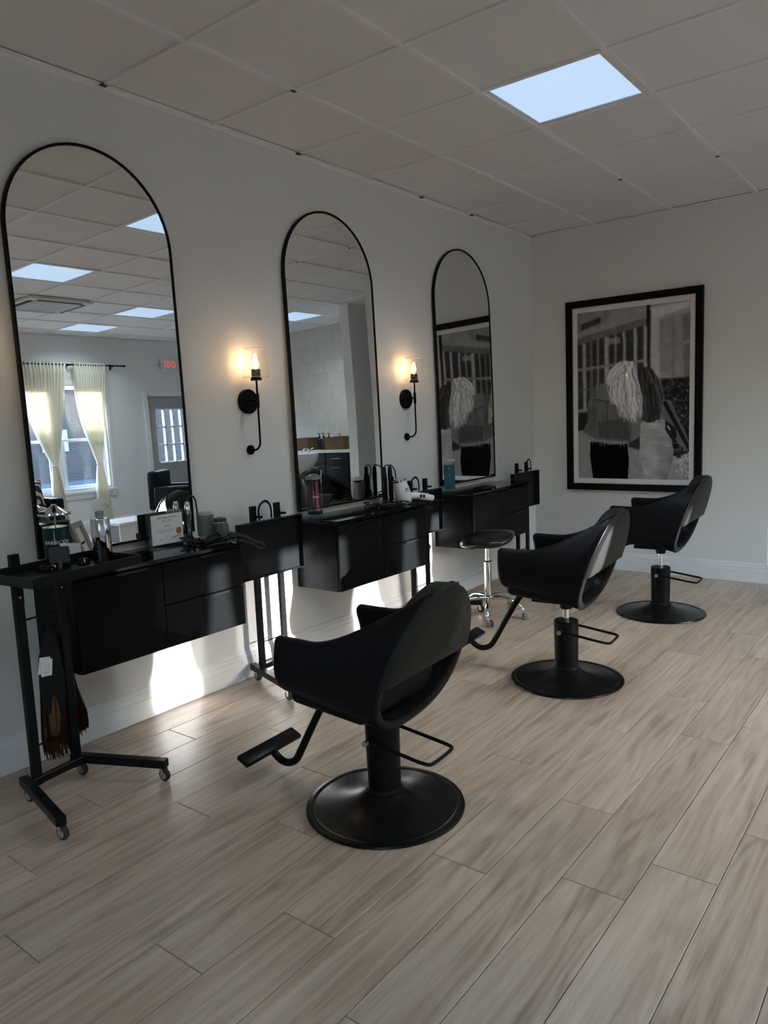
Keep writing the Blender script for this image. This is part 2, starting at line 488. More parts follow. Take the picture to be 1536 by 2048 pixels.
# ceiling ----------------------------------------------------------
bm = bm_new(); box(bm, -.15, XR+.15, YB-.15, YT+2.2, H+.06, H+.12)
ceiling = struct('ceiling', bm, mat('ceiling_void', (.3, .29, .28), .9, noise=(3, .1)))
LIGHTS = [(2, 2), (5, 2), (7, 5), (9, 5), (6, 8), (5, -2), (2, -6)]   # (L index, T index)
def gx(k): return GX0+(k-1)*CELL
def gy(k): return GY0+k*CELL
TW = .024
def tile_mesh(sx, sy):
    b = bm_new(); e = .006
    # face 6 mm above the tee flange with a small tegular edge
    box(b, -sx/2, sx/2, -sy/2, sy/2, .006, .022)
    me = bpy.data.meshes.new('ceiling_tile'); bmesh.ops.recalc_face_normals(b, faces=b.faces[:]); b.to_mesh(me); b.free(); me.materials.append(CEILT); return me
TM = {}
xs = [0.0]+[gx(k) for k in range(1, 11)]+[XR]
t0 = math.ceil((YB-GY0)/CELL); t1 = int((YT+2-GY0)/CELL)
ys = [YB]+[gy(k) for k in range(t0, t1+1)]
AC = (7, 3)
for i in range(len(xs)-1):
    for j in range(len(ys)-1):
        sx, sy = xs[i+1]-xs[i], ys[j+1]-ys[j]
        if sx < .04 or sy < .04: continue
        ti = t0+j-1
        if (i, ti) in LIGHTS or (i, ti) == AC: continue
        if ys[j+1] > YF+.3 and xs[i+1] < 1.9: continue
        key = (round(sx-.004, 3), round(sy-.004, 3))
        if key not in TM: TM[key] = tile_mesh(*key)
        o = bpy.data.objects.new('ceiling_tile', TM[key]); COL.objects.link(o); o.parent = ceiling
        o.location = ((xs[i]+xs[i+1])/2, (ys[j]+ys[j+1])/2, H+random.uniform(0, .003))
        o.rotation_euler = (random.uniform(-.003, .003), random.uniform(-.003, .003), 0)
for x in xs[1:-1]:
    part('ceiling_runner', lambda b: box(b, x-TW/2, x+TW/2, YB, YT+1.9, H-.006, H+.012), GRID, ceiling)
for j, y in enumerate(ys[1:]):
    part('cross_tee', lambda b: box(b, 0, XR, y-TW/2*.8, y+TW/2*.8, H-.004, H+.012), GRID, ceiling)
part('wall_angle', lambda b: (box(b, 0, .022, YB, YF, H-.001, H+.002), box(b, 0, .003, YB, YF, H-.022, H+.002), box(b, .0, 1.922, YF-.022, YF, H-.001, H+.002), box(b, XR-.022, XR, YB, YT, H-.001, H+.002)), GRID, ceiling)
# a few runner joints and tee ends that show dark
for (px, py) in ((.02, gy(0)), (.022, gy(2)), (.022, gy(4)), (.022, gy(5)+.06), (gx(1), gy(1)+.0), (gx(2)+.0, gy(5)+.02), (gx(3), gy(5))):
    part('runner_joint', lambda b: box(b, px-.010, px+.010, py-.022, py+.006, H-.0075, H-.002), mat('dark_gap', (.06, .055, .05), .8, noise=(30, .2)), ceiling)

# walls ------------------------------------------------------------
bm = bm_new(); box(bm, -.15, 0, YB-.15, YF+.14, -.08, H+.06)
wall_left = struct('wall_left', bm, WALL)
part('light_line_panel', lambda b: box(b, -.004, .0025, 5.165, 5.56, 1.17, 1.63, .001, 1), WALL, wall_left)  # thin raised sheet imitating lines of shadow and reflected light on the wall
part('light_line_strips', lambda b: (box(b, -.004, .004, 5.15, 5.575, 1.155, 1.162), box(b, -.004, .004, 5.15, 5.545, 1.195, 1.199)), TRIM, wall_left)  # thin strips standing in for the same shadow and reflection lines
bm = bm_new(); box(bm, -.15, 1.922, YF, YF+.14, -.08, H+.06)
wall_back = struct('wall_back', bm, WALL)
bm = bm_new(); box(bm, 2.94, 3.08, 6.86, YT+2.0, -.08, H+.06)
struct('wall_partition', bm, WALL)
bm = bm_new(); box(bm, 1.9, 2.94, YT+1.9, YT+2.05, -.08, H+.06); box(bm, 1.80, 1.922, YF+.14, YT+2.05, -.08, H+.06)
struct('wall_hallway', bm, WALL)
bm = bm_new(); box(bm, 3.08, XR+.15, YT, YT+.15, -.08, H+.06)
struct('wall_tiled', bm, TILE)
# right wall with window and door openings
WZ0, WZ1 = .60, 2.20
UNITS = [(2.50, 3.95), (4.20, 5.65)]
DOOR = (6.34, 7.24, 2.03)
bm = bm_new()
cuts = [(u[0], u[1], WZ0, WZ1) for u in UNITS] + [(DOOR[0], DOOR[1], 0, DOOR[2])]
cuts.sort()
y = YB-.15
for a, b2, z0, z1 in cuts:
    box(bm, XR, XR+.18, y, a, -.08, H+.06)
    if z0 > 0: box(bm, XR, XR+.18, a, b2, -.08, z0)
    box(bm, XR, XR+.18, a, b2, z1, H+.06)
    y = b2
box(bm, XR, XR+.18, y, YT+.15, -.08, H+.06)
wall_right = struct('wall_right', bm, WALL)
# front wall (behind the camera) with one window added to brighten the far wall
FW = [(5.1, 6.0, 1.0, 2.3)]
bm = bm_new()
x = 0
for a, b2, z0, z1 in FW:
    box(bm, x, a, YB-.18, YB, -.08, H+.06); box(bm, a, b2, YB-.18, YB, -.08, z0); box(bm, a, b2, YB-.18, YB, z1, H+.06); x = b2
box(bm, x, XR, YB-.18, YB, -.08, H+.06)
wall_front = struct('wall_front', bm, WALL)

def baseboard(name, run, flip):
    """profile swept along a straight run; run = (fixed, a, b, axis)"""
    prof = [(0, 0), (.019, 0), (.019, .093), (.015, .098), (.015, .122), (.009, .130), (.009, .140), (.004, .150), (0, .150)]
    fixed, a, b2, ax = run
    bm = bm_new(); A = []; B = []
    for d, z in prof:
        if ax == 'y': A.append(bm.verts.new((fixed+flip*d, a, z))); B.append(bm.verts.new((fixed+flip*d, b2, z)))
        else: A.append(bm.verts.new((a, fixed+flip*d, z))); B.append(bm.verts.new((b2, fixed+flip*d, z)))
    n = len(prof)
    for k in range(n): bm.faces.new((A[k], A[(k+1) % n], B[(k+1) % n], B[k]))
    bm.faces.new(A); bm.faces.new(list(reversed(B)))
    return struct(name, bm, TRIM)
baseboard('baseboard_left', (0, YB, YF, 'y'), 1)
baseboard('baseboard_back', (YF, .019, 1.922, 'x'), -1)
baseboard('baseboard_end', (1.922, YF-.019, YF+.9, 'y'), 1)
baseboard('baseboard_right', (XR, YB, 6.25, 'y'), -1)
baseboard('baseboard_front', (YB, 0, XR, 'x'), 1)

# windows ----------------------------------------------------------
def window(name, y0, y1):
    bm = bm_new(); X = XR
    # casing on the room side
    cw = .055
    box(bm, X-.02, X, y0-cw, y0, WZ0-.13, WZ1+cw, .004, 1); box(bm, X-.02, X, y1, y1+cw, WZ0-.13, WZ1+cw, .004, 1)
    box(bm, X-.02, X, y0, y1, WZ1, WZ1+cw, .004, 1)
    box(bm, X-.035, X, y0-cw-.01, y1+cw+.01, WZ0-.05, WZ0-.01, .004, 1); box(bm, X-.016, X, y0-cw, y1+cw, WZ0-.13, WZ0-.05, .004, 1)
    # jamb lining
    box(bm, X-.005, X+.18, y0, y0+.03, WZ0, WZ1); box(bm, X-.005, X+.18, y1-.03, y1, WZ0, WZ1)
    box(bm, X-.005, X+.18, y0, y1, WZ1-.03, WZ1); box(bm, X-.01, X+.18, y0, y1, WZ0-.01, WZ0+.03)
    w = struct(name, bm, TRIM)
    ym = (y0+y1)/2
    part('mullion', lambda b: box(b, X+.04, X+.15, ym-.07, ym+.07, WZ0+.03, WZ1-.03, .006, 1), TRIM, w)
    for a, b2 in ((y0+.03, ym-.07), (ym+.07, y1-.03)):
        for z0, z1, xo in ((WZ0+.03, 1.38, .06), (1.34, WZ1-.03, .10)):
            f = .042
            def sash(b):
                x0, x1 = X+xo, X+xo+.035
                box(b, x0, x1, a, a+f, z0, z1, .003, 1); box(b, x0, x1, b2-f, b2, z0, z1, .003, 1)
                box(b, x0, x1, a+f, b2-f, z0, z0+f, .003, 1); box(b, x0, x1, a+f, b2-f, z1-f, z1, .003, 1)
            s = part('sash', sash, TRIM, w)
            part('pane', lambda b: box(b, X+xo+.015, X+xo+.019, a+f-.005, b2-f+.005, z0+f-.005, z1-f+.005), PANE, s)
    return w
window('window_1', *UNITS[1])
window('window_2', *UNITS[0])
def added_window(name, x0, x1, z0, z1):
    bm = bm_new(); f = .06
    box(bm, x0-.06, x1+.06, YB-.0, YB+.02, z1, z1+.06); box(bm, x0-.06, x1+.06, YB, YB+.04, z0-.06, z0)
    box(bm, x0-.06, x0, YB, YB+.02, z0, z1); box(bm, x1, x1+.06, YB, YB+.02, z0, z1)
    for a, b2, c, d in ((x0, x0+f, z0, z1), (x1-f, x1, z0, z1), (x0+f, x1-f, z0, z0+f), (x0+f, x1-f, z1-f, z1), ((x0+x1)/2-.03, (x0+x1)/2+.03, z0+f, z1-f)):
        box(bm, a, b2, YB-.12, YB-.06, c, d)
    w = struct(name, bm, TRIM)
    for a, b2 in ((x0+f, (x0+x1)/2-.03), ((x0+x1)/2+.03, x1-f)):
        part('pane', lambda b: box(b, a-.004, b2+.004, YB-.092, YB-.088, z0+f-.004, z1-f+.004), PANE, w)
for k, q in enumerate(FW): added_window('window_%d' % (3+k), q[0], q[1], q[2], q[3])  # unseen window, added for the light it throws on the far wall

# door in the right wall --------------------------------------------
GREYDOOR = mat('grey_door', (.40, .39, .38), .45, noise=(8, .04))
bm = bm_new()
d0, d1, dz = DOOR
box(bm, XR-.02, XR, d0-.07, d0, 0, dz+.07, .004, 1); box(bm, XR-.02, XR, d1, d1+.07, 0, dz+.07, .004, 1); box(bm, XR-.02, XR, d0, d1, dz, dz+.07, .004, 1)
box(bm, XR, XR+.16, d0, d0+.02, 0, dz); box(bm, XR, XR+.16, d1-.02, d1, 0, dz); box(bm, XR, XR+.16, d0, d1, dz-.02, dz)
door = struct('door_1', bm, TRIM)
ga, gb, gz0, gz1 = d0+.15, d1-.15, .90, 1.80
def leaf(b):
    x0, x1 = XR+.03, XR+.075
    box(b, x0, x1, d0+.022, ga, .008, dz-.022); box(b, x0, x1, gb, d1-.022, .008, dz-.022)
    box(b, x0, x1, ga, gb, .008, gz0); box(b, x0, x1, ga, gb, gz1, dz-.022)
    box(b, x0-.006, x0, ga+.05, gb-.05, .15, .75, .004, 1)
lf = part('door_leaf', leaf, GREYDOOR, door)
def grille(b):
    x0, x1 = XR+.022, XR+.08
    for k in range(5):
        yy = ga+(gb-ga)*k/4; box(b, x0, x1, yy-.012, yy+.012, gz0-.012, gz1+.012, .003, 1)
    for k in range(4):
        zz = gz0+(gz1-gz0)*k/3; box(b, x0, x1, ga-.012, gb+.012, zz-.012, zz+.012, .003, 1)
part('glazing_bars', grille, TRIM, lf)
for i in range(4):
    for k in range(3):
        y_a = ga+(gb-ga)*i/4; y_b = ga+(gb-ga)*(i+1)/4; z_a = gz0+(gz1-gz0)*k/3; z_b = gz0+(gz1-gz0)*(k+1)/3
        part('pane', lambda b: box(b, XR+.050, XR+.054, y_a+.010, y_b-.010, z_a+.010, z_b-.010), PANE, lf)
part('door_handle', lambda b: (lathe(b, [(.026, 0), (.026, .01), (.01, .012), (.01, .04), (.026, .045), (.028, .065), (.015, .075), (0, .076)], 16, (XR+.03, d1-.075, 1.0), mtx=None, axis='x'),), STEEL, lf, 40, )
lf.children[-1].scale = (1, 1, 1)

# outside ------------------------------------------------------------
bm = bm_new(); box(bm, XR+.18, 60, -40, 60, -.25, -.12)
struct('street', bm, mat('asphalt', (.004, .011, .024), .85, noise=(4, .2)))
bm = bm_new(); box(bm, 15.2, 18.0, -30, 50, -.13, -.02); box(bm, XR+.18, 8.6, -30, 50, -.13, -.03)
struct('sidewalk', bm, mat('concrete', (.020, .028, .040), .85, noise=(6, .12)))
bm = bm_new(); box(bm, -30, 40, -30, YB-.18, -.25, -.1)
struct('street_front', bm, MATS['asphalt'])
bld = thing('brick_building', 'low dark red brick building across the street seen in the leftmost mirror', 'building', (18, 8, 0))
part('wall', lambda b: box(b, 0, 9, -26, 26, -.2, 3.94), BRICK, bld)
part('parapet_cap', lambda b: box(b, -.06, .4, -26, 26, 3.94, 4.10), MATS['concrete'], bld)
part('sun_block_storey', lambda b: box(b, 0, 1.2, -.1, 26, 4.10, 6.6), BRICK, bld)  # added unseen block, shaped to keep the sun off the door panes
for yy in (-3.5, 7.9):
    wn = part('window', lambda b: (box(b, -.03, .02, yy, yy+1.3, .9, .96), box(b, -.03, .02, yy, yy+1.3, 2.44, 2.5), box(b, -.03, .02, yy, yy+.06, .96, 2.44), box(b, -.03, .02, yy+1.24, yy+1.3, .96, 2.44)), mat('grey_blue_frame', (.05, .06, .08), .5, noise=(5, .05)), bld)
    part('pane', lambda b: box(b, -.015, .01, yy+.06, yy+1.24, .96, 2.44), mat('dark_pane', (.03, .05, .08), .08, noise=(2, .2)), wn)
part('sign_board', lambda b: box(b, -.06, 0, 2.75, 3.55, 1.0, 1.75, .01, 1), mat('sign_pale', (.08, .095, .13), .6, noise=(3, .05)), bld)

# ================================================================== MIRRORS
def arch_outline(hw, z0, z1, n=28, inset=0.):
    hw -= inset; z0 += inset; zc = z1-inset-hw
    pts = [(-hw, z0+(zc-z0)*k/12) for k in range(12, 0, -1)]+[(-hw, z0), (hw, z0)]+[(hw, z0+(zc-z0)*k/12) for k in range(1, 12)]
    for k in range(n+1):
        a = PI*k/n
        if k < n: pts.append((hw*math.cos(a), zc+hw*math.sin(a)))
    return pts
MZ0, MZ1, MHW = .865, 2.61, .40
def mang(z):
    t = min(max((z-.9)/1.0, 0), 1); t = t*t*(3-2*t); return math.radians(1.25)*t
GL = []; xx = .0405; zz = MZ0
while zz < MZ1+.02:
    GL.append((zz, xx)); xx -= math.tan(mang(zz))*.01; zz += .01
def glass_x(z): return float(np.interp(z, [g[0] for g in GL], [g[1] for g in GL]))
def make_mirror(yc, label):
    t = thing('arched_mirror', label, 'mirror', (0, yc, MZ0), group='arched wall mirrors')
    o0 = arch_outline(MHW, 0, MZ1-MZ0); i0 = arch_outline(MHW, 0, MZ1-MZ0, inset=.011)
    def fr(b):
        n = len(o0); L = []
        for pts, dx in ((o0, -.0165), (o0, .004), (i0, .004), (i0, -.0165)):
            L.append([b.verts.new((max(glass_x(p[1]+MZ0)+dx, .0), p[0], p[1])) for p in pts])
        for a, c in ((0, 1), (1, 2), (2, 3), (3, 0)):
            for k in range(n): b.faces.new((L[a][k], L[a][(k+1) % n], L[c][(k+1) % n], L[c][k]))
    part('frame', fr, BLACKPOW, t, 30)
    # silvered glass, very slightly bowed as it hangs in the frame
    ii = arch_outline(MHW, 0, MZ1-MZ0, inset=.009)
    def gl(b):
        zs = list(np.linspace(.009, MZ1-MZ0-.0091, 90)); rows = []
        hw = MHW-.009; zc = MZ1-MZ0-.009-hw
        for z in zs:
            w = hw if z < zc else math.sqrt(max(hw*hw-(z-zc)**2, 1e-8))
            x = glass_x(z+MZ0)
            rows.append([b.verts.new((x, s*w, z)) for s in np.linspace(-1, 1, 13)])
        for r, q in zip(rows[:-1], rows[1:]):
            for k in range(12): b.faces.new((r[k], r[k+1], q[k+1], q[k]))
    g = part('glass', gl, MIRROR, t)
    for p in g.data.polygons: p.use_smooth = True
    return t
make_mirror(1.662, 'tall arched black framed mirror nearest the camera, reflecting curtained windows')
make_mirror(3.213, 'tall arched black framed mirror in the middle, reflecting a white tiled wall')
make_mirror(4.716, 'tall arched black framed mirror nearest the corner, reflecting the framed photograph')

# ================================================================== SCONCES
BULBG = pane_mat('bulb_glass', (1, .97, .93))
FIL = mat('filament', (1, .7, .4), .5, emit=(1.0, .62, .27), es=60., noise=(40, .05))
GEDGE = mat('glass_edge', (.62, .56, .52), .15, noise=(30, .05))
SMOKE = mat('smoked_metal', (.06, .06, .062), .22, .7, noise=(30, .1))
def make_sconce(yc, label):
    t = thing('wall_sconce', label, 'lamp', (0, yc, 1.505), group='wall sconces between the mirrors')
    part('backplate', lambda b: lathe(b, [(.066, 0), (.066, .016), (.063, .019), (0, .0195)], 40, (0, 0, 0), 'x'), BLACKPOW, t, 40)
    X = .084
    part('arm', lambda b: tube(b, [(.0, 0, .004), (X, 0, .004)], .006, 12), BLACKPOW, t, 40)
    part('rod', lambda b: tube(b, spline([(X, 0, .115), (X, 0, -.10), (X, 0, -.205), (X-.006, 0, -.238), (X-.03, 0, -.258), (X-.06, 0, -.26), (.0, 0, -.26)], 6), .0055, 12), BLACKPOW, t, 60)
    part('collar', lambda b: lathe(b, [(.0095, -.035), (.0095, .04)], 16, (X, 0, 0)), BLACKPOW, t, 40)
    part('wall_foot', lambda b: lathe(b, [(.026, 0), (.026, .010), (.023, .014), (0, .0145)], 28, (0, 0, -.26), 'x'), BLACKPOW, t, 40)
    part('cup', lambda b: lathe(b, [(0, .108), (.030, .108), (.030, .122), (0, .122)], 28, (X, 0, 0)), BLACKPOW, t, 40)
    part('socket', lambda b: lathe(b, [(.024, .122), (.024, .165), (.019, .167), (0, .167)], 24, (X, 0, 0)), SMOKE, t, 40)
    def shade(b):
        prof = [(.030, .1245), (.066, .1245), (.0675, .127), (.054, .274)]
        seg = 40; R = [[b.verts.new((X+r*math.cos(2*PI*k/seg), r*math.sin(2*PI*k/seg), z)) for k in range(seg)] for r, z in prof]
        for a, c in zip(R[:-1], R[1:]):
            for k in range(seg): b.faces.new((a[k], a[(k+1) % seg], c[(k+1) % seg], c[k]))
    part('glass_shade', shade, SHADEG, t, 50)
    part('shade_rim', lambda b: tube(b, [(X+.054*math.cos(2*PI*k/40), .054*math.sin(2*PI*k/40), .274) for k in range(40)], .0011, 6, closed=True), GEDGE, t)
    part('shade_foot', lambda b: tube(b, [(X+.067*math.cos(2*PI*k/40), .067*math.sin(2*PI*k/40), .1255) for k in range(40)], .0011, 6, closed=True), GEDGE, t)
    bl = part('bulb', lambda b: lathe(b, [(.010, .167), (.012, .175), (.019, .195), (.0225, .215), (.0215, .232), (.015, .247), (.006, .253), (0, .254)], 24, (X, 0, 0)), BULBG, t, 60)
    def fil(b):
        for k in range(6):
            a = 2*PI*k/6; r0, r1 = .0065, .0095
            tube(b, [(X+r0*math.cos(a), r0*math.sin(a), .186), (X+r1*math.cos(a), r1*math.sin(a), .232)], .0016, 6)
        tube(b, [(X, 0, .167), (X, 0, .19)], .002, 6)
    part('filament', fil, FIL, bl)
    ld = bpy.data.lights.new('bulb_light', 'POINT'); ld.energy = SCONCE_POWER; ld.color = (1.0, .70, .46); ld.shadow_soft_size = .02
    lo = bpy.data.objects.new('bulb_light', ld); COL.objects.link(lo); lo.parent = t; lo.location = (X, 0, .212)
    return t
make_sconce(2.503, 'black wall sconce with clear glass shade between the nearest and middle mirrors')
make_sconce(3.953, 'black wall sconce with clear glass shade between the middle and farthest mirrors')
make_sconce(.98, 'black wall sconce left of the nearest mirror, seen only in reflections')

# ================================================================== FRAMED PHOTOGRAPH
PX0, PX1, PZ0, PZ1 = .322, 1.445, .686, 2.286
pic = thing('framed_photograph', 'large black framed black and white photograph of two long haired people from behind', 'picture', ((PX0+PX1)/2, YF, PZ0))
hw = (PX1-PX0)/2; ph = PZ1-PZ0; fb = .056
def frame_bars(b):
    for a in ((-hw, -hw+fb, 0, ph), (hw-fb, hw, 0, ph), (-hw+fb, hw-fb, 0, fb), (-hw+fb, hw-fb, ph-fb, ph)):
        box(b, a[0], a[1], -.036, 0, a[2], a[3], .002, 1)
part('frame', frame_bars, FRAMEB, pic)
part('mat_board', lambda b: box(b, -hw+fb-.004, hw-fb+.004, -.014, -.010, fb-.004, ph-fb+.004), MATBOARD, pic)

# -- the print, painted point by point into a fine grid
NU, NV = 230, 340
uu, vv = np.meshgrid((np.arange(NU)+.5)/NU, (np.arange(NV)+.5)/NV)
def homog(src):
    dst = [(0, 1), (1, 1), (1, 0), (0, 0)]; A = []; B = []
    for (x, y), (u, v) in zip(src, dst):
        A.append([x, y, 1, 0, 0, 0, -u*x, -u*y]); B.append(u)
        A.append([0, 0, 0, x, y, 1, -v*x, -v*y]); B.append(v)
    h = np.linalg.solve(np.array(A, float), np.array(B, float)); return np.append(h, 1).reshape(3, 3)
HM = homog([(228, 380), (1252, 190), (1231, 1868), (221, 1848)])
def hp(p):
    q = HM @ np.array([p[0], p[1], 1.]); return q[0]/q[2], q[1]/q[2]
img = np.full((NV, NU), 66.)
def poly_mask(pts):
    P = [hp(p) for p in pts]; m = np.zeros_like(uu, bool)
    for (x1, y1), (x2, y2) in zip(P, P[1:]+P[:1]):
        c = ((y1 > vv) != (y2 > vv))
        with np.errstate(divide='ignore', invalid='ignore'):
            xi = (x2-x1)*(vv-y1)/(y2-y1)+x1
        m ^= c & (uu < xi)
    return m
def fill(pts, g, mix=1.):
    m = poly_mask(pts); img[m] = img[m]*(1-mix)+g*mix; return m
def blur(a, n):
    for _ in range(n):
        p = np.pad(a, 1, 'edge'); a = (p[:-2, 1:-1]+p[2:, 1:-1]+p[1:-1, :-2]+p[1:-1, 2:]+2*a)/6
    return a
def line(p, q, w, g, mix=1.):
    (x1, y1), (x2, y2) = hp(p), hp(q)
    r = w/1024/2; pad = r+2./NU
    i0, i1 = max(int((min(x1, x2)-pad)*NU), 0), min(int((max(x1, x2)+pad)*NU)+2, NU)
    j0, j1 = max(int((min(y1, y2)-pad)*NV), 0), min(int((max(y1, y2)+pad)*NV)+2, NV)
    if i1 <= i0 or j1 <= j0: return
    U, V_ = uu[j0:j1, i0:i1], vv[j0:j1, i0:i1]
    dx, dy = (x2-x1), (y2-y1)*1.44; L2 = dx*dx+dy*dy+1e-12
    t = np.clip(((U-x1)*dx+((V_-y1)*1.44)*dy)/L2, 0, 1)
    d = np.hypot(U-(x1+t*dx), (V_*1.44-(y1*1.44+t*dy)))
    a = np.clip((r-d)*NU+.5, 0, 1)*mix
    img[j0:j1, i0:i1] = img[j0:j1, i0:i1]*(1-a)+g*a
def smooth_noise(sx, sy, amp):
    gq = rng.standard_normal((int(NV/sy)+3, int(NU/sx)+3))
    yi = np.linspace(0, gq.shape[0]-2, NV); xi = np.linspace(0, gq.shape[1]-2, NU)
    y0 = yi.astype(int); x0 = xi.astype(int); fy = (yi-y0)[:, None]; fx = (xi-x0)[None]
    return amp*((gq[y0][:, x0]*(1-fx)+gq[y0][:, x0+1]*fx)*(1-fy)+(gq[y0+1][:, x0]*(1-fx)+gq[y0+1][:, x0+1]*fx)*fy)
# street behind
fill([(228, 380), (850, 240), (850, 410), (228, 610)], 84)
fill([(228, 380), (600, 300), (440, 470), (228, 560)], 70, .6)
fill([(258, 480), (432, 395), (432, 452), (258, 530)], 38)
fill([(228, 600), (850, 375), (850, 440), (228, 660)], 62)
fill([(228, 660), (850, 440), (850, 1150), (228, 1260)], 34)
for x, w, g in ((285, 30, 92), (345, 26, 60), (405, 16, 84), (482, 40, 96), (562, 22, 80), (640, 26, 92), (740, 30, 98), (832, 34, 92)):
    fill([(x-w/2, 660-(x-228)*.35), (x+w/2, 660-(x-228)*.35), (x+w/2, 1235), (x-w/2, 1245)], g)
line((228, 880), (840, 765), 24, 82); line((228, 1060), (470, 1030), 16, 60); line((228, 1245), (330, 1235), 26, 84)
fill([(490, 585), (600, 570), (610, 620), (500, 640)], 100, .6)
fill([(845, 235), (884, 228), (872, 850), (848, 850)], 20)
fill([(880, 230), (1252, 190), (1252, 930), (960, 930), (880, 860)], 88)
fill([(880, 300), (960, 370), (960, 910), (880, 850)], 102)
fill([(870, 290), (1252, 200), (1252, 250), (930, 380)], 112)
fill([(960, 400), (1250, 290), (1250, 900), (960, 910)], 80)
fill([(1180, 330), (1250, 300), (1250, 900), (1190, 905)], 60, .7); line((1190, 590), (1250, 570), 16, 112, .6)
line((1090, 340), (1085, 900), 10, 66); line((1150, 330), (1140, 900), 8, 92, .7)
fill([(975, 925), (1250, 900), (1240, 1720), (1075, 1740), (1080, 1400), (1000, 1100)], 24)
fill([(222, 1400), (760, 1480), (1090, 1640), (1231, 1700), (1231, 1868), (221, 1848)], 82)
fill([(228, 1260), (330, 1250), (320, 1410), (224, 1420)], 26)
fill([(680, 1480), (780, 1450), (775, 1590), (670, 1560)], 30)
img = blur(img, 5) + smooth_noise(9, 9, 3)
sp = poly_mask([(985, 930), (1245, 910), (1238, 1720), (1085, 1720), (1085, 1400), (1010, 1100)])
img[sp] += np.clip(smooth_noise(3, 3, 22)[sp], -4, 60)
bagm = fill([(1090, 1750), (1165, 1640), (1240, 1600), (1233, 1835), (1110, 1810)], 92)
img[bagm] += smooth_noise(2, 2, 22)[bagm]
# pale dress and arms
fill([(1000, 1120), (1065, 1120), (1150, 1320), (1232, 1490), (1225, 1600), (1150, 1540), (1050, 1420), (995, 1300)], 58)
fill([(1015, 1310), (1110, 1380), (1120, 1470), (1050, 1500), (1010, 1400)], 22)
dm = fill([(785, 1330), (1005, 1300), (1012, 1400), (1065, 1480), (1090, 1600), (1080, 1680), (1020, 1868), (825, 1862), (770, 1640), (778, 1450)], 92)
img[dm] += (1.6*np.sin(vv*300)+smooth_noise(14, 14, 5)+smooth_noise(20, 3, 3))[dm]
img[dm] -= (34*np.clip((uu-.72)/.16, 0, 1)*np.clip((.35-vv)/.3, 0, 1))[dm]
fill([(680, 1330), (785, 1320), (772, 1470), (690, 1520), (660, 1440)], 66)
line((1010, 1150), (1230, 1560), 34, 14, .9); line((1035, 1365), (1055, 1395), 14, 130, .7)
# denim jacket and dark trousers
pm_ = fill([(328, 1520), (660, 1525), (674, 1690), (662, 1856), (350, 1850), (325, 1650)], 6)
jm = fill([(385, 1000), (440, 990), (560, 1010), (700, 1180), (705, 1450), (660, 1535), (500, 1545), (360, 1512), (255, 1458), (310, 1320), (305, 1220), (340, 1070)], 58)
img[jm] += smooth_noise(10, 16, 5)[jm]
fill([(385, 1000), (440, 990), (520, 1010), (520, 1140), (380, 1130)], 72, .7)
line((375, 1135), (530, 1160), 8, 40); line((360, 1190), (375, 1490), 7, 42); line((480, 1160), (485, 1500), 9, 30, .7)
fill([(390, 1340), (660, 1300), (690, 1500), (420, 1480)], 40, .7)
line((262, 1440), (370, 1500), 8, 96); line((370, 1500), (655, 1525), 8, 90)
for k in range(22):
    x = 262+k*18; y = 1452+min(k, 6)*9+max(k-6, 0)*1.5
    line((x, y), (x+random.uniform(-12, 12), y+random.uniform(14, 44)), 5, 100, .8)
# hair
def hair(pts, base, amp, wav, dark):
    m = poly_mask(pts)
    tab = rng.standard_normal(600); tab2 = rng.standard_normal(600)
    wu = uu+.016*np.sin(vv*34+uu*14)+.010*np.sin(vv*61+uu*31)+.006*smooth_noise(30, 30, 1.0)+(.7-vv)*(uu-.5)*.25
    ix = np.arange(600)
    s = np.interp(wu*170+20, ix, tab); s2 = np.interp(wu*42+60, ix, tab2)
    vm = .6+.4*np.sin(vv*70+s2*2)
    img[m] = (base+amp*.35*s+amp*.55*s2*vm)[m]-(dark*np.clip((.55-vv)/.25, 0, 1))[m]
hair([(770, 835), (835, 826), (905, 852), (960, 960), (992, 1100), (962, 1290), (900, 1330), (850, 1335), (800, 1310), (775, 1100)], 30, 8, 3, -4)
def strand(p0, p1, bow, wv, fr_, w, g, n=11):
    prev = None
    for k in range(n+1):
        t = k/n
        q = (p0[0]+(p1[0]-p0[0])*t**.8+bow*math.sin(PI*t)+wv*math.sin(fr_+t*11)*t, p0[1]+(p1[1]-p0[1])*t)
        if prev: line(prev, q, w*(1-.55*t), g, .85)
        prev = q
for k in range(70):
    xe = random.uniform(785, 985)
    strand((random.uniform(800, 900), random.uniform(832, 900)), (xe, random.uniform(1200, 1340)), (xe-880)*.22, 7, random.uniform(0, 6), random.uniform(6, 14), random.choice((16, 22, 30, 38, 46, 56)))
hair([(470, 955), (500, 900), (560, 830), (640, 776), (715, 785), (755, 870), (775, 1040), (780, 1150), (740, 1230), (700, 1260), (640, 1225), (600, 1215), (560, 1185), (530, 1130), (550, 1060), (482, 990)], 100, 16, 4, 20)
for k in range(170):
    xe = random.uniform(515, 800); ye = 1150+random.uniform(-60, 60)+(100 if xe > 590 else 0)+(30 if 640 < xe < 760 else 0)
    strand((random.uniform(590, 715), random.uniform(785, 860)), (xe, ye), (xe-660)*.30-18, random.uniform(6, 20), random.uniform(0, 6), random.uniform(8, 18), random.choice((70, 86, 96, 104, 112, 120, 130, 142)))
for k in range(30):
    strand((random.uniform(560, 640), random.uniform(800, 850)), (random.uniform(475, 560), random.uniform(930, 1010)), -20, 5, random.uniform(0, 6), random.uniform(6, 12), random.choice((96, 112, 128, 142)), 7)
fill([(480, 940), (520, 880), (540, 920), (500, 985)], 128, .5)
img = blur(img, 1)+smooth_noise(2, 2, 1.0)
img = np.clip(img*1.28-5, 2, 178)
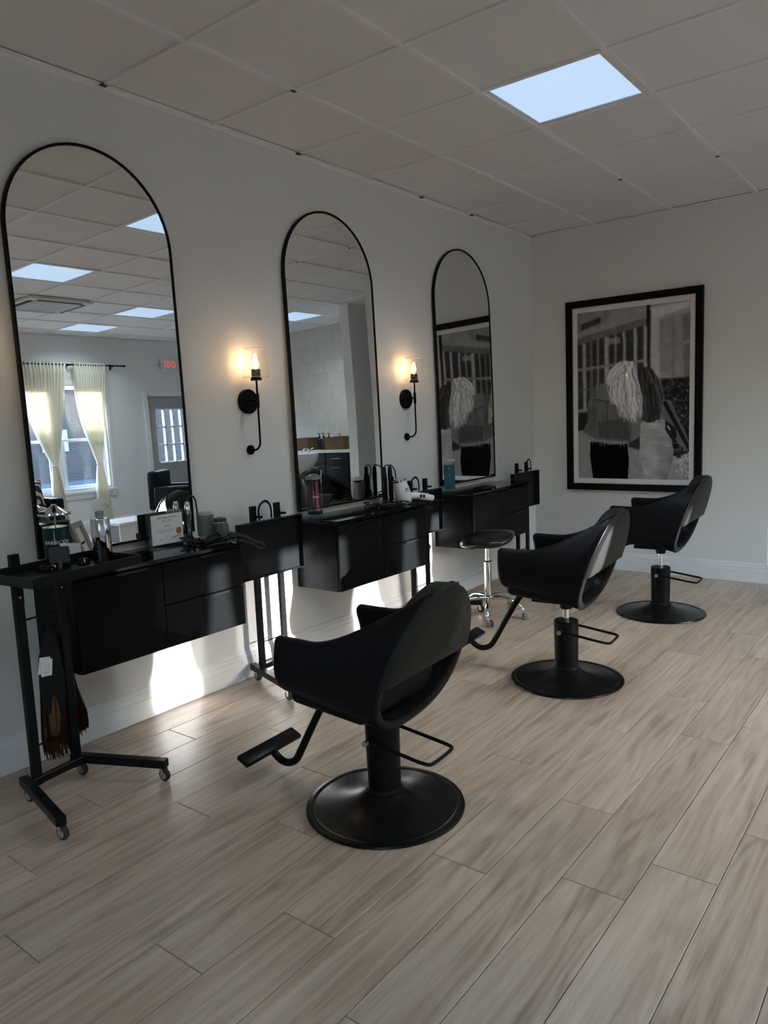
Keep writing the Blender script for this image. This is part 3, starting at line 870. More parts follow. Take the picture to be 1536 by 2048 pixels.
def s2l(v):
    v = v/255.; return np.where(v < .04045, v/12.92, ((v+.055)/1.055)**2.4)
alb = s2l(img)/s2l(np.array(150.))*.98
u0, u1, z0p, z1p = -hw+fb+.043, hw-fb-.043, fb+.043, ph-fb-.043
V = []; Fq = []
for j in range(NV+1):
    for i in range(NU+1):
        V.append((u0+(u1-u0)*i/NU, -.0148, z0p+(z1p-z0p)*j/NV))
for j in range(NV):
    for i in range(NU):
        a = j*(NU+1)+i; Fq.append((a, a+1, a+NU+2, a+NU+1))
me = bpy.data.meshes.new('photo_print'); me.from_pydata(V, [], Fq)
ca = me.color_attributes.new('print', 'FLOAT_COLOR', 'CORNER')
flat = np.repeat(alb.reshape(-1), 4)
buf = np.ones((len(flat), 4), np.float32); buf[:, 0] = flat*.99; buf[:, 1] = flat*.985; buf[:, 2] = flat*1.03
ca.data.foreach_set('color', buf.ravel())
pmt = bpy.data.materials.new('photo_print'); pmt.use_nodes = True
N, L = nodes_of(pmt); at = N.new('ShaderNodeVertexColor'); at.layer_name = 'print'
L.new(at.outputs[0], N['Principled BSDF'].inputs['Base Color']); N['Principled BSDF'].inputs['Roughness'].default_value = .6; N['Principled BSDF'].inputs['Specular IOR Level'].default_value = .04
me.materials.append(pmt)
po = bpy.data.objects.new('photo_print', me); COL.objects.link(po); po.parent = pic
def glz(b):
    n = 24; R = []
    for j in range(n+1):
        row = []
        for i in range(n+1):
            a, c = 2*i/n-1, 2*j/n-1
            row.append(b.verts.new(((hw-fb)*a, -.020-.006*(1-a*a)*(1-c*c)-.0012*math.sin(a*7+c*3), ph/2+(ph/2-fb)*c)))
        R.append(row)
    for j in range(n):
        for i in range(n): b.faces.new((R[j][i], R[j][i+1], R[j+1][i+1], R[j+1][i]))
g = part('glazing', glz, GLAZE, pic)
for p in g.data.polygons: p.use_smooth = True

# ================================================================== VANITY CABINETS
CZ0, CZ1 = .420, .826
def make_cabinet(y0, label):
    w = .862; t = thing('vanity_cabinet', label, 'cabinet', (0, y0, CZ0), group='wall hung vanity cabinets')
    h = CZ1-CZ0
    part('body', lambda b: (box(b, 0, .315, 0, .018, 0, h-.018), box(b, 0, .315, w-.018, w, 0, h-.018), box(b, 0, .315, .018, w-.018, 0, .018), box(b, 0, .012, .018, w-.018, .018, h-.018), box(b, .012, .315, .40, .416, .018, h-.018)), CABFRONT, t)
    part('countertop', lambda b: box(b, 0, .340, -.004, w+.004, h-.018, h, .0015, 1), CABTOP, t)
    hh = mat('handle_black', (.012, .012, .013), .22, .3, noise=(30, .2))
    def front(name, ya, yb, za, zb):
        o = part(name, lambda b: box(b, .3155, .333, ya, yb, za, zb, .0012, 1), CABFRONT, t)
        ym = ya+(yb-ya)*.62
        part('edge_pull', lambda b: (box(b, .325, .343, ym-.075, ym+.075, zb-.0005, zb+.0025, .0005, 1), box(b, .3405, .343, ym-.075, ym+.075, zb-.010, zb+.0025)), hh, o)
    front('door', .002, .312+.096-.002, .002, h-.026)
    front('drawer', .410, w-.002, .002, .190)
    front('drawer', .410, w-.002, .196, h-.026)
    return t
cabs = [make_cabinet(1.242, 'black wall hung vanity cabinet under the nearest mirror, beside the raised cart'),
        make_cabinet(2.812, 'black wall hung vanity cabinet under the middle mirror, behind the nearest chair'),
        make_cabinet(4.268, 'black wall hung vanity cabinet under the farthest mirror, behind the chrome stool')]

# ================================================================== TOOL CARTS
def make_cart(loc, rz, label, up_, holder):
    t = thing('tool_cart', label, 'cart', (*loc, 0), rz, 'folding tool carts')
    HP = .088
    for s in (-1, 1):
        part('post', lambda b: box(b, -.011, .011, s*HP-.018, s*HP+.018, .052, .952, .002, 1), BLACKMET, t)
        f = part('foot', lambda b: bar(b, (-.055, s*.108, .070), (.350, s*.238, .070), .036, .034, .003), BLACKMET, t)
        for (cx, cy) in ((-.022, s*.118), (.328, s*.231)):
            c = part('caster', lambda b: (lathe(b, [(.014, .050), (.014, .053), (.010, .053)], 14, (cx, cy, 0)), box(b, cx+.006, cx+.020, cy-.0135, cy-.0115, .020, .050), box(b, cx+.006, cx+.020, cy+.0115, cy+.0135, .020, .050), box(b, cx-.006, cx+.014, cy-.013, cy+.013, .046, .051)), CHROME, f)
            part('wheel', lambda b: lathe(b, [(0, -.009), (.012, -.009), (.013, -.010), (.0225, -.009), (.025, -.006), (.025, .006), (.0225, .009), (.013, .010), (.012, .009), (0, .009)], 24, (cx+.014, cy, .025), 'y'), RUBBER, f, 40)
            part('wheel_ring', lambda b: [lathe(b, [(.0125, s2*.0092), (.016, s2*.0105), (.016, s2*.0092)], 20, (cx+.014, cy, .025), 'y') for s2 in (-1, 1)], WHEELRING, f)
    part('base_bar', lambda b: box(b, -.013, .013, -HP-.03, HP+.03, .056, .084, .002, 1), BLACKMET, t)
    part('rod', lambda b: tube(b, [(0, -HP, .205), (0, HP, .205)], .004, 8), BLACKMET, t)
    part('rod', lambda b: tube(b, [(0, -HP, .835), (0, HP, .835)], .005, 8), BLACKMET, t)
    # bracket plates with screws
    for s in (-1, 1):
        bp = part('bracket', lambda b: box(b, .011, .015, s*HP-.016, s*HP+.016, .765, .875), BLACKMET, t)
        for z in (.79, .85): part('screw', lambda b: lathe(b, [(.0045, 0), (.0045, .002), (.002, .003), (0, .003)], 10, (.015, s*HP, z), 'x'), STEEL, bp)
    # tray, hinged at the posts
    TWD, TD, TH = .230, .300, .034
    def tray(b):
        box(b, 0, TD, -TWD, TWD, 0, .003)
        box(b, 0, .004, -TWD, TWD, .003, TH); box(b, TD-.004, TD, -TWD, TWD, .003, TH)
        box(b, .004, TD-.004, -TWD, -TWD+.004, .003, TH); box(b, .004, TD-.004, TWD-.004, TWD, .003, TH)
    tr = part('tray', tray, mat('tray_black', (.009, .010, .011), .30, spec=.2, noise=(12, .2), bump=(60, .05, .001)), t)
    if up_:
        tr.location = (.017, 0, .878)
    else:
        tr.location = (.017, 0, .872); tr.rotation_euler = (0, PI/2, 0)
    if holder is not None:
        part('dryer_holder', lambda b: tube(b, spline([(0, holder-.045, .872), (0, holder-.045, .93), (0, holder-.02, .962), (0, holder+.012, .968), (0, holder+.035, .95), (0, holder+.045, .915), (0, holder+.045, .872)], 6), .007, 8, sy=.5), BLACKPL, t, 60)
        for s in (-1, 1): part('clamp', lambda b: box(b, -.02, .03, s*HP+.018, s*HP+.045, .885, .897, .003, 1), BLACKMET, t)
    return t
cart1 = make_cart((.31, 1.11), math.radians(7), 'black tool cart with its tray raised flat, nearest the camera at left', True, None)
make_cart((.10, 2.490), 0, 'black tool cart with folded tray between the nearest and middle cabinets', False, 0.0)
make_cart((.10, 3.925), 0, 'black tool cart with folded tray between the middle and farthest cabinets', False, -.03)
make_cart((.10, 5.465), 0, 'black tool cart with folded tray in the corner beside the farthest cabinet', False, .13)

# ================================================================== STYLING CHAIRS
def half_outline(zb, zt, w0=.275, n1=2.5, n2=1.8, zm=.55, ztop=.852, off=0.):
    pts = []
    for k in range(41):
        th = PI/2*(1-k/40.); pts.append((w0*abs(math.cos(th))**(2/n1), zm-(zm-zb)*abs(math.sin(th))**(2/n1)))
    for k in range(1, 61):
        th = PI/2*k/60.; y, z = w0*abs(math.cos(th))**(2/n2), zm+(ztop-zm)*abs(math.sin(th))**(2/n2)
        if z >= zt:
            y0, z0 = pts[-1]; f = (zt-z0)/max(z-z0, 1e-6); pts.append((y0+(y-y0)*f, zt)); break
        pts.append((y, z))
    P = np.array(pts)
    if off:
        T = np.gradient(P, axis=0); T /= np.linalg.norm(T, axis=1)[:, None]+1e-9
        Nn = np.stack([-T[:, 1], T[:, 0]], 1)
        Q = P+Nn*off; Q[:, 0] = np.maximum(Q[:, 0], 0); Q[0, 0] = 0
        Q[-1, 1] = P[-1, 1]
        P = Q
    d = np.r_[0, np.cumsum(np.hypot(*np.diff(P, axis=0).T))]
    s = np.linspace(0, d[-1], 19)
    return np.stack([np.interp(s, d, P[:, 0]), np.interp(s, d, P[:, 1])], 1)
def xb(z): return .115+.33*(z-.34)
def xf(z): return -.235-.06*(z-.45)
def make_chair(loc, rz, lift, label):
    t = thing('styling_chair', label, 'chair', (*loc, 0), rz, 'black salon styling chairs')
    # base, pump column and post
    part('base', lambda b: lathe(b, [(0, 0), (.285, 0), (.288, .004), (.286, .010), (.272, .014), (.262, .0135), (.258, .0115), (.252, .0125), (.20, .0185), (.14, .030), (.10, .043), (.078, .056), (.070, .062), (0, .062)], 72), mat('base_black', (.007, .0075, .0075), .25, spec=.2, noise=(6, .25)), t, 30)
    part('pump_column', lambda b: lathe(b, [(.066, .060), (.068, .066), (.066, .074), (.0595, .080), (.0625, .300), (.0625, .312), (.059, .317), (0, .317)], 40), BLACKPOW, t, 30)
    zb0 = .345+lift
    part('post', lambda b: lathe(b, [(.0165, .317), (.0165, zb0+.02)], 24), CHROME, t, 40)
    part('swivel_plate', lambda b: (lathe(b, [(.028, zb0-.022), (.032, zb0-.018), (.032, zb0+.02)], 24), box(b, -.16, .08, -.07, .07, zb0+.012, zb0+.034, .004, 1)), BLACKMET, t, 40)
    # pump pedal loop
    ped = part('pump_pedal', lambda b: tube(b, spline([(0, -.084, .275), (.10, -.084, .262), (.19, -.084, .250), (.232, -.080, .245), (.246, -.064, .243), (.248, 0, .242), (.246, .064, .243), (.232, .080, .245), (.19, .084, .250), (.10, .084, .262), (0, .084, .275)], 5), .0065, 10), BLACKMET, t, 60)
    part('axle', lambda b: lathe(b, [(.0095, -.098), (.0095, .098)], 16, (0, 0, .275), 'y'), BLACKMET, ped, 40)
    part('axle_cap', lambda b: lathe(b, [(.011, -.112), (.011, -.098)], 16, (0, 0, .275), 'y'), STEEL, ped, 40)
    # footrest
    fr = part('footrest_arm', lambda b: tube(b, spline([(-.02, 0, .372+lift), (-.17, 0, .385+lift), (-.235, 0, .372+lift), (-.275, 0, .325+lift), (-.34, 0, .215+lift), (-.395, 0, .118+lift), (-.425, 0, .072+lift), (-.465, 0, .050+lift), (-.505, 0, .052+lift), (-.556, 0, .084+lift)], 6), .0155, 12), BLACKMET, t, 60)
    M = Matrix.Translation((-.562, 0, .094+lift)) @ Matrix.Rotation(math.radians(24), 4, 'Y')
    part('footrest_bar', lambda b: box(b, -.031, .031, -.158, .158, -.010, .010, .006, 2, M), BLACKMET, fr, 40)
    # upholstered tub
    def shell(b):
        nv = 22; loops = []; TH = .054
        # (v, thickness taken off each side, push outwards) - rolled front and back ends
        stations = [(0, .025, -.020), (0, .012, -.016), (0, .004, -.008)]+[(i/nv, 0., 0.) for i in range(nv+1)]+[(1, .004, .004), (1, .012, .007)]
        for v, ins, push in stations:
            zb = .425+(.345-.425)*v
            q = max((v-.28)/.72, 0)
            zt = .640+(.828-.640)*q**1.75
            TH = .054-.018*v
            Ro = half_outline(zb, zt, off=ins) if ins else half_outline(zb, zt); Ri = half_outline(zb, zt, off=TH-ins)
            ring = []
            (yo, zo), (yi, zi) = Ro[-1], Ri[-1]
            arc = []
            for k in range(1, 6):
                a = PI*k/6; rr_ = (yo-yi)/2
                arc.append(((yo+yi)/2+rr_*math.cos(a), zt+min(abs(rr_), .027)*math.sin(a)))
            half = list(map(tuple, Ro))+arc+list(map(tuple, Ri[::-1]))     # bottom centre out, up, over, back to the inner bottom
            full = [(-y, z) for y, z in half[::-1]][:-1]+half
            for y, z in full:
                x = xf(z)+(xb(z)-xf(z))*v+push
                ring.append(b.verts.new((x, y*(1+.015*(1-v)), z+lift)))
            loops.append(ring)
        n = len(loops[0])
        for A, B in zip(loops[:-1], loops[1:]):
            for k in range(n-1):
                b.faces.new((A[k], A[k+1], B[k+1], B[k]))
        # close the two ends: join outer and inner strings of each end loop
        for R in (loops[0], loops[-1]):
            m = n-1; h = m//2
            for k in range(h):
                q4 = (R[k], R[k+1], R[m-k-1], R[m-k])
                if len(set(q4)) == 4 and k < h-1:
                    pass
            no = len(half)                      # vertices of one half
            left = R[:no][::-1]; rgt = R[no-1:]
            for side in (left, rgt):
                L_ = len(side)
                for k in range(L_//2-1):
                    f = (side[k], side[k+1], side[L_-2-k], side[L_-1-k])
                    if len(set(f)) == 4:
                        try: b.faces.new(f)
                        except ValueError: pass
        bmesh.ops.remove_doubles(b, verts=b.verts[:], dist=.0004)
    sh = part('seat_shell', shell, LEATHER, t, 50)
    # backrest pad closing the top of the back
    def pad(b):
        zl = .548; rows = []
        R = []
        for k in range(0, 25):
            th = PI/2*k/24.; y, z = .273*abs(math.cos(th))**(2/1.8), .55+(.850-.55)*abs(math.sin(th))**(2/1.8)
            R.append((y, max(z, zl)))
        out = [(y, z) for y, z in R]+[(-y, z) for y, z in R[-2::-1]]
        def lay(sc, dx):
            cy, cz = 0, .66
            return [b.verts.new((xb(cz+(z-cz)*sc)+dx, y*sc, cz+(z-cz)*sc+lift)) for y, z in out]
        L4 = [lay(.90, .030), lay(.965, .022), lay(1., .004), lay(.985, -.055), lay(.90, -.070), lay(.45, -.076)]
        L0 = lay(.55, .034)
        chain = [L0]+L4; n = len(out)
        for a, c in zip(chain[:-1], chain[1:]):
            for k in range(n): b.faces.new((a[k], a[(k+1) % n], c[(k+1) % n], c[k]))
        b.faces.new(list(reversed(chain[0]))); b.faces.new(chain[-1])
    bk = part('backrest', pad, LEATHER2, t, 35)
    # piping round the back
    def piping(b):
        pts = []
        Rr = half_outline(.345, .846)
        full = [(-y, z) for y, z in Rr[::-1]]+[(y, z) for y, z in Rr[1:]]
        for y, z in full: pts.append((xb(z)-.002, y*1.002, z+lift))
        tube(b, pts, .0026, 6, closed=True)
    part('piping', piping, LEATHER, sh, 60)
    def seat(b):
        vs = box(b, -.236, .09, -.228, .228, .40, .505, .03, 4)
        for v in vs:
            v.co.z += -.09*(v.co.x+.236)+lift+.02
            if v.co.z-lift > .45: v.co.z += .012*(1-(v.co.y/.228)**2)
    part('seat', seat, LEATHER, t, 50)
    return t
make_chair((1.470, 1.715), math.radians(3), 0., 'black leather styling chair nearest the camera, seat lowest on its pump')
make_chair((1.490, 3.240), math.radians(5), .055, 'black leather styling chair in the middle, in front of the saddle stool')
make_chair((1.500, 4.730), math.radians(3), .085, 'black leather styling chair farthest away, in front of the framed photograph')

# ================================================================== SADDLE STOOL
st = thing('saddle_stool', 'black saddle stool on a chrome five wheel base by the farthest cabinet', 'stool', (.545, 4.085, 0), 0)
def leg(a):
    c, s = math.cos(a), math.sin(a)
    f = part('leg', lambda b: tube(b, spline([(c*.02, s*.02, .135), (c*.09, s*.09, .140), (c*.17, s*.17, .125), (c*.225, s*.225, .095), (c*.245, s*.245, .072)], 5), [.019]*6+[.016]*9+[.014]*6, 10, sy=.75), CHROME, st, 60)
    ca_ = a+.7
    cx, cy = c*.245, s*.245
    part('caster_fork', lambda b: (lathe(b, [(.010, .05), (.012, .072), (.009, .08)], 12, (cx, cy, 0)), tube(b, [(cx, cy, .055), (cx+.014*math.cos(ca_), cy+.014*math.sin(ca_), .045), (cx+.022*math.cos(ca_), cy+.022*math.sin(ca_), .027)], .010, 8, sy=.8)), CHROME, f, 50)
    M = Matrix.Translation((cx+.022*math.cos(ca_), cy+.022*math.sin(ca_), .026)) @ Matrix.Rotation(ca_, 4, 'Z')
    for s2 in (-1, 1):
        part('wheel', lambda b: lathe(b, [(0, -.006), (.020, -.006), (.026, -.003), (.026, .003), (.020, .006), (0, .006)], 22, (0, s2*.014, 0), 'y', M), GREYWHEEL, f, 40)
for k in range(5): leg(math.radians(-62+72*k))
part('gas_column', lambda b: lathe(b, [(.030, .112), (.030, .15), (.0235, .155), (.0255, .38), (.0255, .385), (0, .385)], 24), CHROME, st, 40)
part('column_ring', lambda b: lathe(b, [(.0265, .385), (.0265, .391), (0, .391)], 24), BLACKPL, st, 40)
part('piston', lambda b: lathe(b, [(.0145, .391), (.0145, .50)], 20), CHROME, st, 40)
part('seat_plate', lambda b: box(b, -.07, .07, -.07, .07, .492, .506, .003, 1), BLACKMET, st)
def saddle(b):
    nu, nv = 28, 40; top = []; bot = []
    # local a: along the nose (towards -y,-x), r: width
    ca_, sa = math.cos(math.radians(215)), math.sin(math.radians(215))
    def pt(rr, th, side):
        a = rr*math.cos(th); w = rr*math.sin(th)
        ln = .185*(1-.0*a); wd = .205*(1-.12*a)
        X_, Y_ = a*ln, w*wd
        e = (1-rr**2.6)
        z = .545+(.030 if X_ < 0 else -.036)*(X_/.185)**2-.012*(Y_/.2)**2
        z += (.048*e**.5 if side > 0 else -.048*e**.45)
        return (X_*ca_-Y_*sa, X_*sa+Y_*ca_, z)
    for i in range(1, nu+1):
        rr = i/nu
        top.append([b.verts.new(pt(rr, 2*PI*k/nv, 1)) for k in range(nv)])
        if i < nu: bot.append([b.verts.new(pt(rr, 2*PI*k/nv, -1)) for k in range(nv)])
    bot.append(top[-1])
    for R in (top, bot):
        for a, c in zip(R[:-1], R[1:]):
            for k in range(nv): b.faces.new((a[k], a[(k+1) % nv], c[(k+1) % nv], c[k]))
        ctr = b.verts.new(pt(0, 0, 1 if R is top else -1))
        for k in range(nv): b.faces.new((ctr, R[0][k], R[0][(k+1) % nv]))
part('seat', saddle, mat('stool_vinyl', (.007, .007, .008), .30, noise=(9, .2)), st, 70)

# ================================================================== CEILING LIGHTS AND CASSETTE
PANEL = bpy.data.materials.new('led_panel'); PANEL.use_nodes = True
N, L = nodes_of(PANEL); b_ = N['Principled BSDF']
b_.inputs['Base Color'].default_value = (.05, .05, .06, 1); b_.inputs['Emission Color'].default_value = (.56, .75, 1.0, 1); b_.inputs['Emission Strength'].default_value = PANEL_STRENGTH
tc = N.new('ShaderNodeTexCoord'); nz = N.new('ShaderNodeTexNoise'); nz.inputs['Scale'].default_value = 2.
L.new(tc.outputs['Object'], nz.inputs['Vector']); mr = N.new('ShaderNodeMapRange'); mr.inputs['To Min'].default_value = PANEL_STRENGTH*.97; mr.inputs['To Max'].default_value = PANEL_STRENGTH*1.03
L.new(nz.outputs['Fac'], mr.inputs['Value']); L.new(mr.outputs['Result'], b_.inputs['Emission Strength'])
LLAB = {(2, 2): 'bright square ceiling light panel seen directly above the chairs', (5, 2): 'square ceiling light panel, left of two nearer ones in the nearest mirror',
        (7, 5): 'square ceiling light panel at right in the nearest mirror, lower pair', (9, 5): 'square ceiling light panel closest to the curtains in the nearest mirror',
        (6, 8): 'square ceiling light panel seen in the middle mirror near the tiled wall',
        (5, -2): 'added square ceiling light panel just above the camera, unseen, brightening the near floor', (2, -6): 'square ceiling light panel farther behind the camera, reflected in the framed photograph'}  # the panel above the camera is added to light the floor nearby
for (i, j) in LIGHTS:
    cx, cy = gx(i)+CELL/2, gy(j)+CELL/2
    t = thing('ceiling_light', LLAB.get((i, j), 'square ceiling light panel behind the camera, out of the picture'), 'ceiling light', (cx, cy, H), group='square ceiling light panels')
    s = CELL/2-.012
    def frm(b):
        for a in ((-s, -s+.024, -s, s), (s-.024, s, -s, s), (-s+.024, s-.024, -s, -s+.024), (-s+.024, s-.024, s-.024, s)):
            box(b, a[0], a[1], a[2], a[3], .0045, .018)
    part('frame', frm, GRID, t)
    part('diffuser', lambda b: box(b, -s+.02, s-.02, -s+.02, s-.02, .008, .016), PANEL, t)
    # the beam of the micro-prism panel: it throws its light down, not along the ceiling
    ld = bpy.data.lights.new('panel_light', 'AREA'); ld.shape = 'SQUARE'; ld.size = 2*s-.05; ld.energy = PANEL_POWER; ld.color = (.76, .91, 1.0); ld.spread = math.radians(135)
    lo = bpy.data.objects.new('panel_light', ld); COL.objects.link(lo); lo.parent = t; lo.location = (0, 0, .004)
cas = thing('air_conditioner', 'white ceiling cassette air conditioner seen in the nearest mirror', 'air conditioner', (gx(7)+CELL/2, gy(3)+CELL/2, H))
ACW = mat('cassette_white', (.62, .62, .60), .4, noise=(6, .04))
q = .345
part('housing', lambda b: box(b, -q, q, -q, q, -.030, .004, .012, 2), ACW, cas)
for k in range(4):
    M = Matrix.Rotation(PI/2*k, 4, 'Z')
    part('slot', lambda b: box(b, -.24, .24, q-.085, q-.04, -.0325, -.029, mtx=M), mat('dark_slot', (.02, .02, .02), .7, noise=(9, .1)), cas)
    part('louver', lambda b: box(b, -.235, .235, q-.105, q-.085, -.038, -.030, .002, 1, M), ACW, cas)
part('grille', lambda b: [box(b, -.22, .22, -.21+.035*k, -.21+.035*k+.022, -.036, -.030) for k in range(13)], ACW, cas)

# ================================================================== ITEMS ON THE NEAREST STATION
ZT = CZ1
# disinfectant jar with lettering
def lid_profile(z): return [(0, z), (.064, z), (.066, z+.004), (.064, z+.010), (.055, z+.014), (.035, z+.022), (.016, z+.034), (.0095, z+.040), (.0095, z+.052), (.014, z+.060), (.0145, z+.064), (0, z+.065)]
j1 = thing('disinfectant_jar', 'round glass disinfectant jar of dark teal liquid with chrome lid and white lettering', 'jar', (.125, 1.300, ZT))
part('glass', lambda b: lathe(b, [(0, 0), (.050, 0), (.0535, .004), (.054, .190), (.050, .200), (.053, .206), (.053, .226), (.050, .226), (.047, .200), (.050, .188), (.050, .008), (0, .008)], 40), GLASSJ, j1, 40)
part('liquid', lambda b: lathe(b, [(0, .009), (.0495, .009), (.0495, .178), (0, .178)], 40), TEAL, j1, 40)
part('lid', lambda b: lathe(b, lid_profile(.227), 40), CHROME, j1, 40)
part('knob', lambda b: lathe(b, [(.009, .266), (.010, .278), (.0155, .288), (.0155, .293), (0, .2935)], 20), BLACKPL, j1, 40)
part('lift_rod', lambda b: (tube(b, [(0, .052, .20), (0, .062, .20), (0, .062, .12)], .003, 8), tube(b, [(0, 0, .02), (0, 0, .225)], .003, 8)), STEEL, j1, 50)
def wrap_text(o, R, ang):
    # bend flat lettering round a cylinder of radius R, facing direction ang
    for v in o.data.vertices:
        a = ang+v.co.x/R; r = R+v.co.z
        v.co = Vector((r*math.cos(a), r*math.sin(a), v.co.y))
A1 = math.atan2(-.2737-1.30, 3.07-.125)
for s_, sz, z in (('BARBICIDE', .021, .118), ('DISINFECTANT', .0075, .102), ('GERMICIDE & FUNGICIDE', .0065, .093)):
    o = text('lettering', s_, sz, LABELWHITE, j1, (0, 0, 0), (0, 0, 0)); wrap_text(o, .0546, A1); o.location = (0, 0, z)
# small taupe wooden picture frame, leaning, seen from the side
pf = thing('photo_frame', 'small taupe wooden photo frame leaning at an angle behind the chrome spray bottle', 'picture frame', (.165, 1.425, ZT), math.radians(36))
M = Matrix.Translation((0, 0, .002)) @ Matrix.Rotation(math.radians(-20), 4, 'Y')
def pfr(b):
    for a in ((-.055, -.033, 0, .19), (.033, .055, 0, .19), (-.033, .033, 0, .022), (-.033, .033, .168, .19)):
        box(b, -.008, .010, a[0], a[1], a[2], a[3], .001, 1, M)
part('frame', pfr, TAUPE, pf)
part('picture', lambda b: box(b, -.004, -.001, -.034, .034, .020, .170, mtx=M), PAPER, pf)
part('backing', lambda b: box(b, -.012, -.0085, -.052, .052, .002, .187, mtx=M), BLACKPL, pf)
part('easel', lambda b: prism(b, [(-.02, .0), (.02, .0), (.012, .11), (-.012, .11)], 0, .003, Matrix.Translation((-.075, 0, .0)) @ Matrix.Rotation(math.radians(24), 4, 'Y') @ Matrix(((0, 0, 1, 0), (1, 0, 0, 0), (0, 1, 0, 0), (0, 0, 0, 1)))), BLACKPL, pf)
# certificate in an acrylic stand
ct = thing('certificate_stand', 'clear acrylic stand holding a white stylist certificate with a gold seal', 'certificate', (.085, 1.862, ZT), math.radians(-3))
part('acrylic_block', lambda b: box(b, -.012, .012, -.098, .098, 0, .168, .001, 1), ACRYL, ct)
part('paper', lambda b: box(b, .0125, .0132, -.085, .085, .014, .155), PAPER, ct)
for s_, sz, y, z, w_, m_ in (('CERTIFIED STYLIST', .013, 0, .138, .105, INK), ('BELLAMI', .010, 0, .124, .05, GREYINK)):
    text('lettering', s_, sz, m_, ct, (.0133, y, z), RX, depth=.0002, width=w_)
def ink_row(b, x, yc, z, w, h, seed, M_=None):
    rr = random.Random(seed); y = yc-w/2
    while y < yc+w/2:
        k = rr.uniform(.0012, .0045); hh_ = h*rr.uniform(.6, 1)
        box(b, x, x+.0003, y, min(y+k, yc+w/2), z-hh_/2, z+hh_/2, mtx=M_); y += k+.0012
for z_, w_, y_, h_, m_ in ((.117, .046, 0, .0022, GREYINK), (.107, .022, 0, .002, GREYINK), (.0975, .036, 0, .0034, INK), (.082, .10, -.01, .0022, GREYINK), (.0755, .09, -.01, .0026, INK), (.069, .06, -.01, .0022, GREYINK), (.036, .022, -.035, .0026, INK)):
    o = part('text_line', lambda b: ink_row(b, .0132, y_, z_, w_, h_, int(z_*1e4)), m_, ct); o['kind'] = 'stuff'
part('seal', lambda b: lathe(b, [(.016, 0), (.016, .0008), (0, .0009)], 24, (.0133, .062, .070), 'x'), GOLD, ct)
part('stamp', lambda b: tube(b, [(.0134, .002+.011*math.cos(2*PI*k/24), .040+.011*math.sin(2*PI*k/24)) for k in range(24)], .0006, 4, closed=True), GREYINK, ct)
part('signature', lambda b: tube(b, spline([(.0134, .022+.004*k, .038+(.006 if k % 2 else -.005)+.0008*k) for k in range(14)], 3), .0006, 4), INK, ct)
part('ink_line', lambda b: box(b, .0131, .0134, -.06, .06, .0895, .0898), GREYINK, ct)
# round brush, dryer, iron
rb = thing('round_brush', 'white vented round hairbrush standing upright at the end of the nearest cabinet', 'hairbrush', (.165, 2.035, ZT))
part('barrel', lambda b: lathe(b, [(0, 0), (.026, 0), (.030, .004), (.026, .010), (.034, .022), (.036, .030), (.036, .135), (.034, .142), (.030, .146), (0, .147)], 32), mat('ceramic_white', (.36, .36, .355), .35, noise=(20, .05)), rb, 40)
def bristles(b):
    for i in range(15):
        z = .034+.0068*i
        for k in range(22):
            a = 2*PI*(k+.5*(i % 2))/22
            d = Vector((math.cos(a), math.sin(a), 0)); p = d*.036+Vector((0, 0, z)); q_ = d*.047+Vector((0, 0, z))
            u = Vector((-d.y, d.x, 0))*.0012; w = Vector((0, 0, .0012))
            v0 = [b.verts.new(p+u), b.verts.new(p-u+w), b.verts.new(p-u-w)]; v1 = b.verts.new(q_)
            for c in range(3): b.faces.new((v0[c], v0[(c+1) % 3], v1))
o = part('bristle', bristles, mat('grey_bristle', (.16, .16, .155), .5, noise=(30, .1)), rb); o['kind'] = 'stuff'
def dots(b):
    for i in range(14):
        z = .036+.0072*i
        for k in range(16):
            a = 2*PI*(k+.5*(i % 2))/16
            M_ = Matrix.Rotation(a, 4, 'Z') @ Matrix.Translation((.0357, 0, z))
            box(b, 0, .0008, -.0042, .0042, -.0028, .0028, mtx=M_)
o = part('vent_hole', dots, mat('vent_dark', (.05, .05, .05), .6, noise=(30, .1)), rb); o['kind'] = 'stuff'
def make_iron(loc, tilt, rz, ln, r, m, label, cat, cord_to, clamp=True):
    t = thing('curling_iron', label, cat, loc, rz)
    M = Matrix.Rotation(tilt, 4, 'Y')
    part('barrel', lambda b: lathe(b, [(0, 0), (r*.9, .001), (r, .004), (r, ln*.62), (r*1.05, ln*.63), (r*1.1, ln*.80), (r*.95, ln-.015), (r*.6, ln-.002), (0, ln)], 20, mtx=M), m, t, 40)
    if clamp: part('clamp', lambda b: (box(b, r, r+.004, -.006, .006, .02, ln*.6, .0015, 1, M), box(b, r, r+.010, -.005, .005, ln*.55, ln*.72, .002, 1, M)), m, t)
    top = M @ Vector((0, 0, ln))
    pts = [top-Vector((0, 0, .004))]+[Vector(p) for p in cord_to]
    part('cord', lambda b: tube(b, spline(pts, 7), .0042, 8), CORD, t, 60)
    return t
make_iron((.085, 1.995, ZT), math.radians(0), 0, .20, .0145, CHROME, 'silver curling iron standing behind the white round hairbrush', 'curling iron', [(0, .004, .212), (.004, .025, .224), (.006, .045, .205), (.008, .050, .150), (.01, .052, .03), (.03, .06, .006)])
hd = thing('hair_dryer', 'grey green hair dryer standing on its nozzle beside the white round hairbrush', 'hair dryer', (.262, 2.045, ZT))
part('body', lambda b: lathe(b, [(0, 0), (.030, 0), (.033, .006), (.0355, .030), (.041, .055), (.0405, .078), (.034, .098), (.031, .104), (0, .104)], 32), GREENGREY, hd, 40)
part('ring', lambda b: lathe(b, [(.031, .098), (.0345, .099), (.0345, .104), (.031, .105)], 32), CHROME, hd, 40)
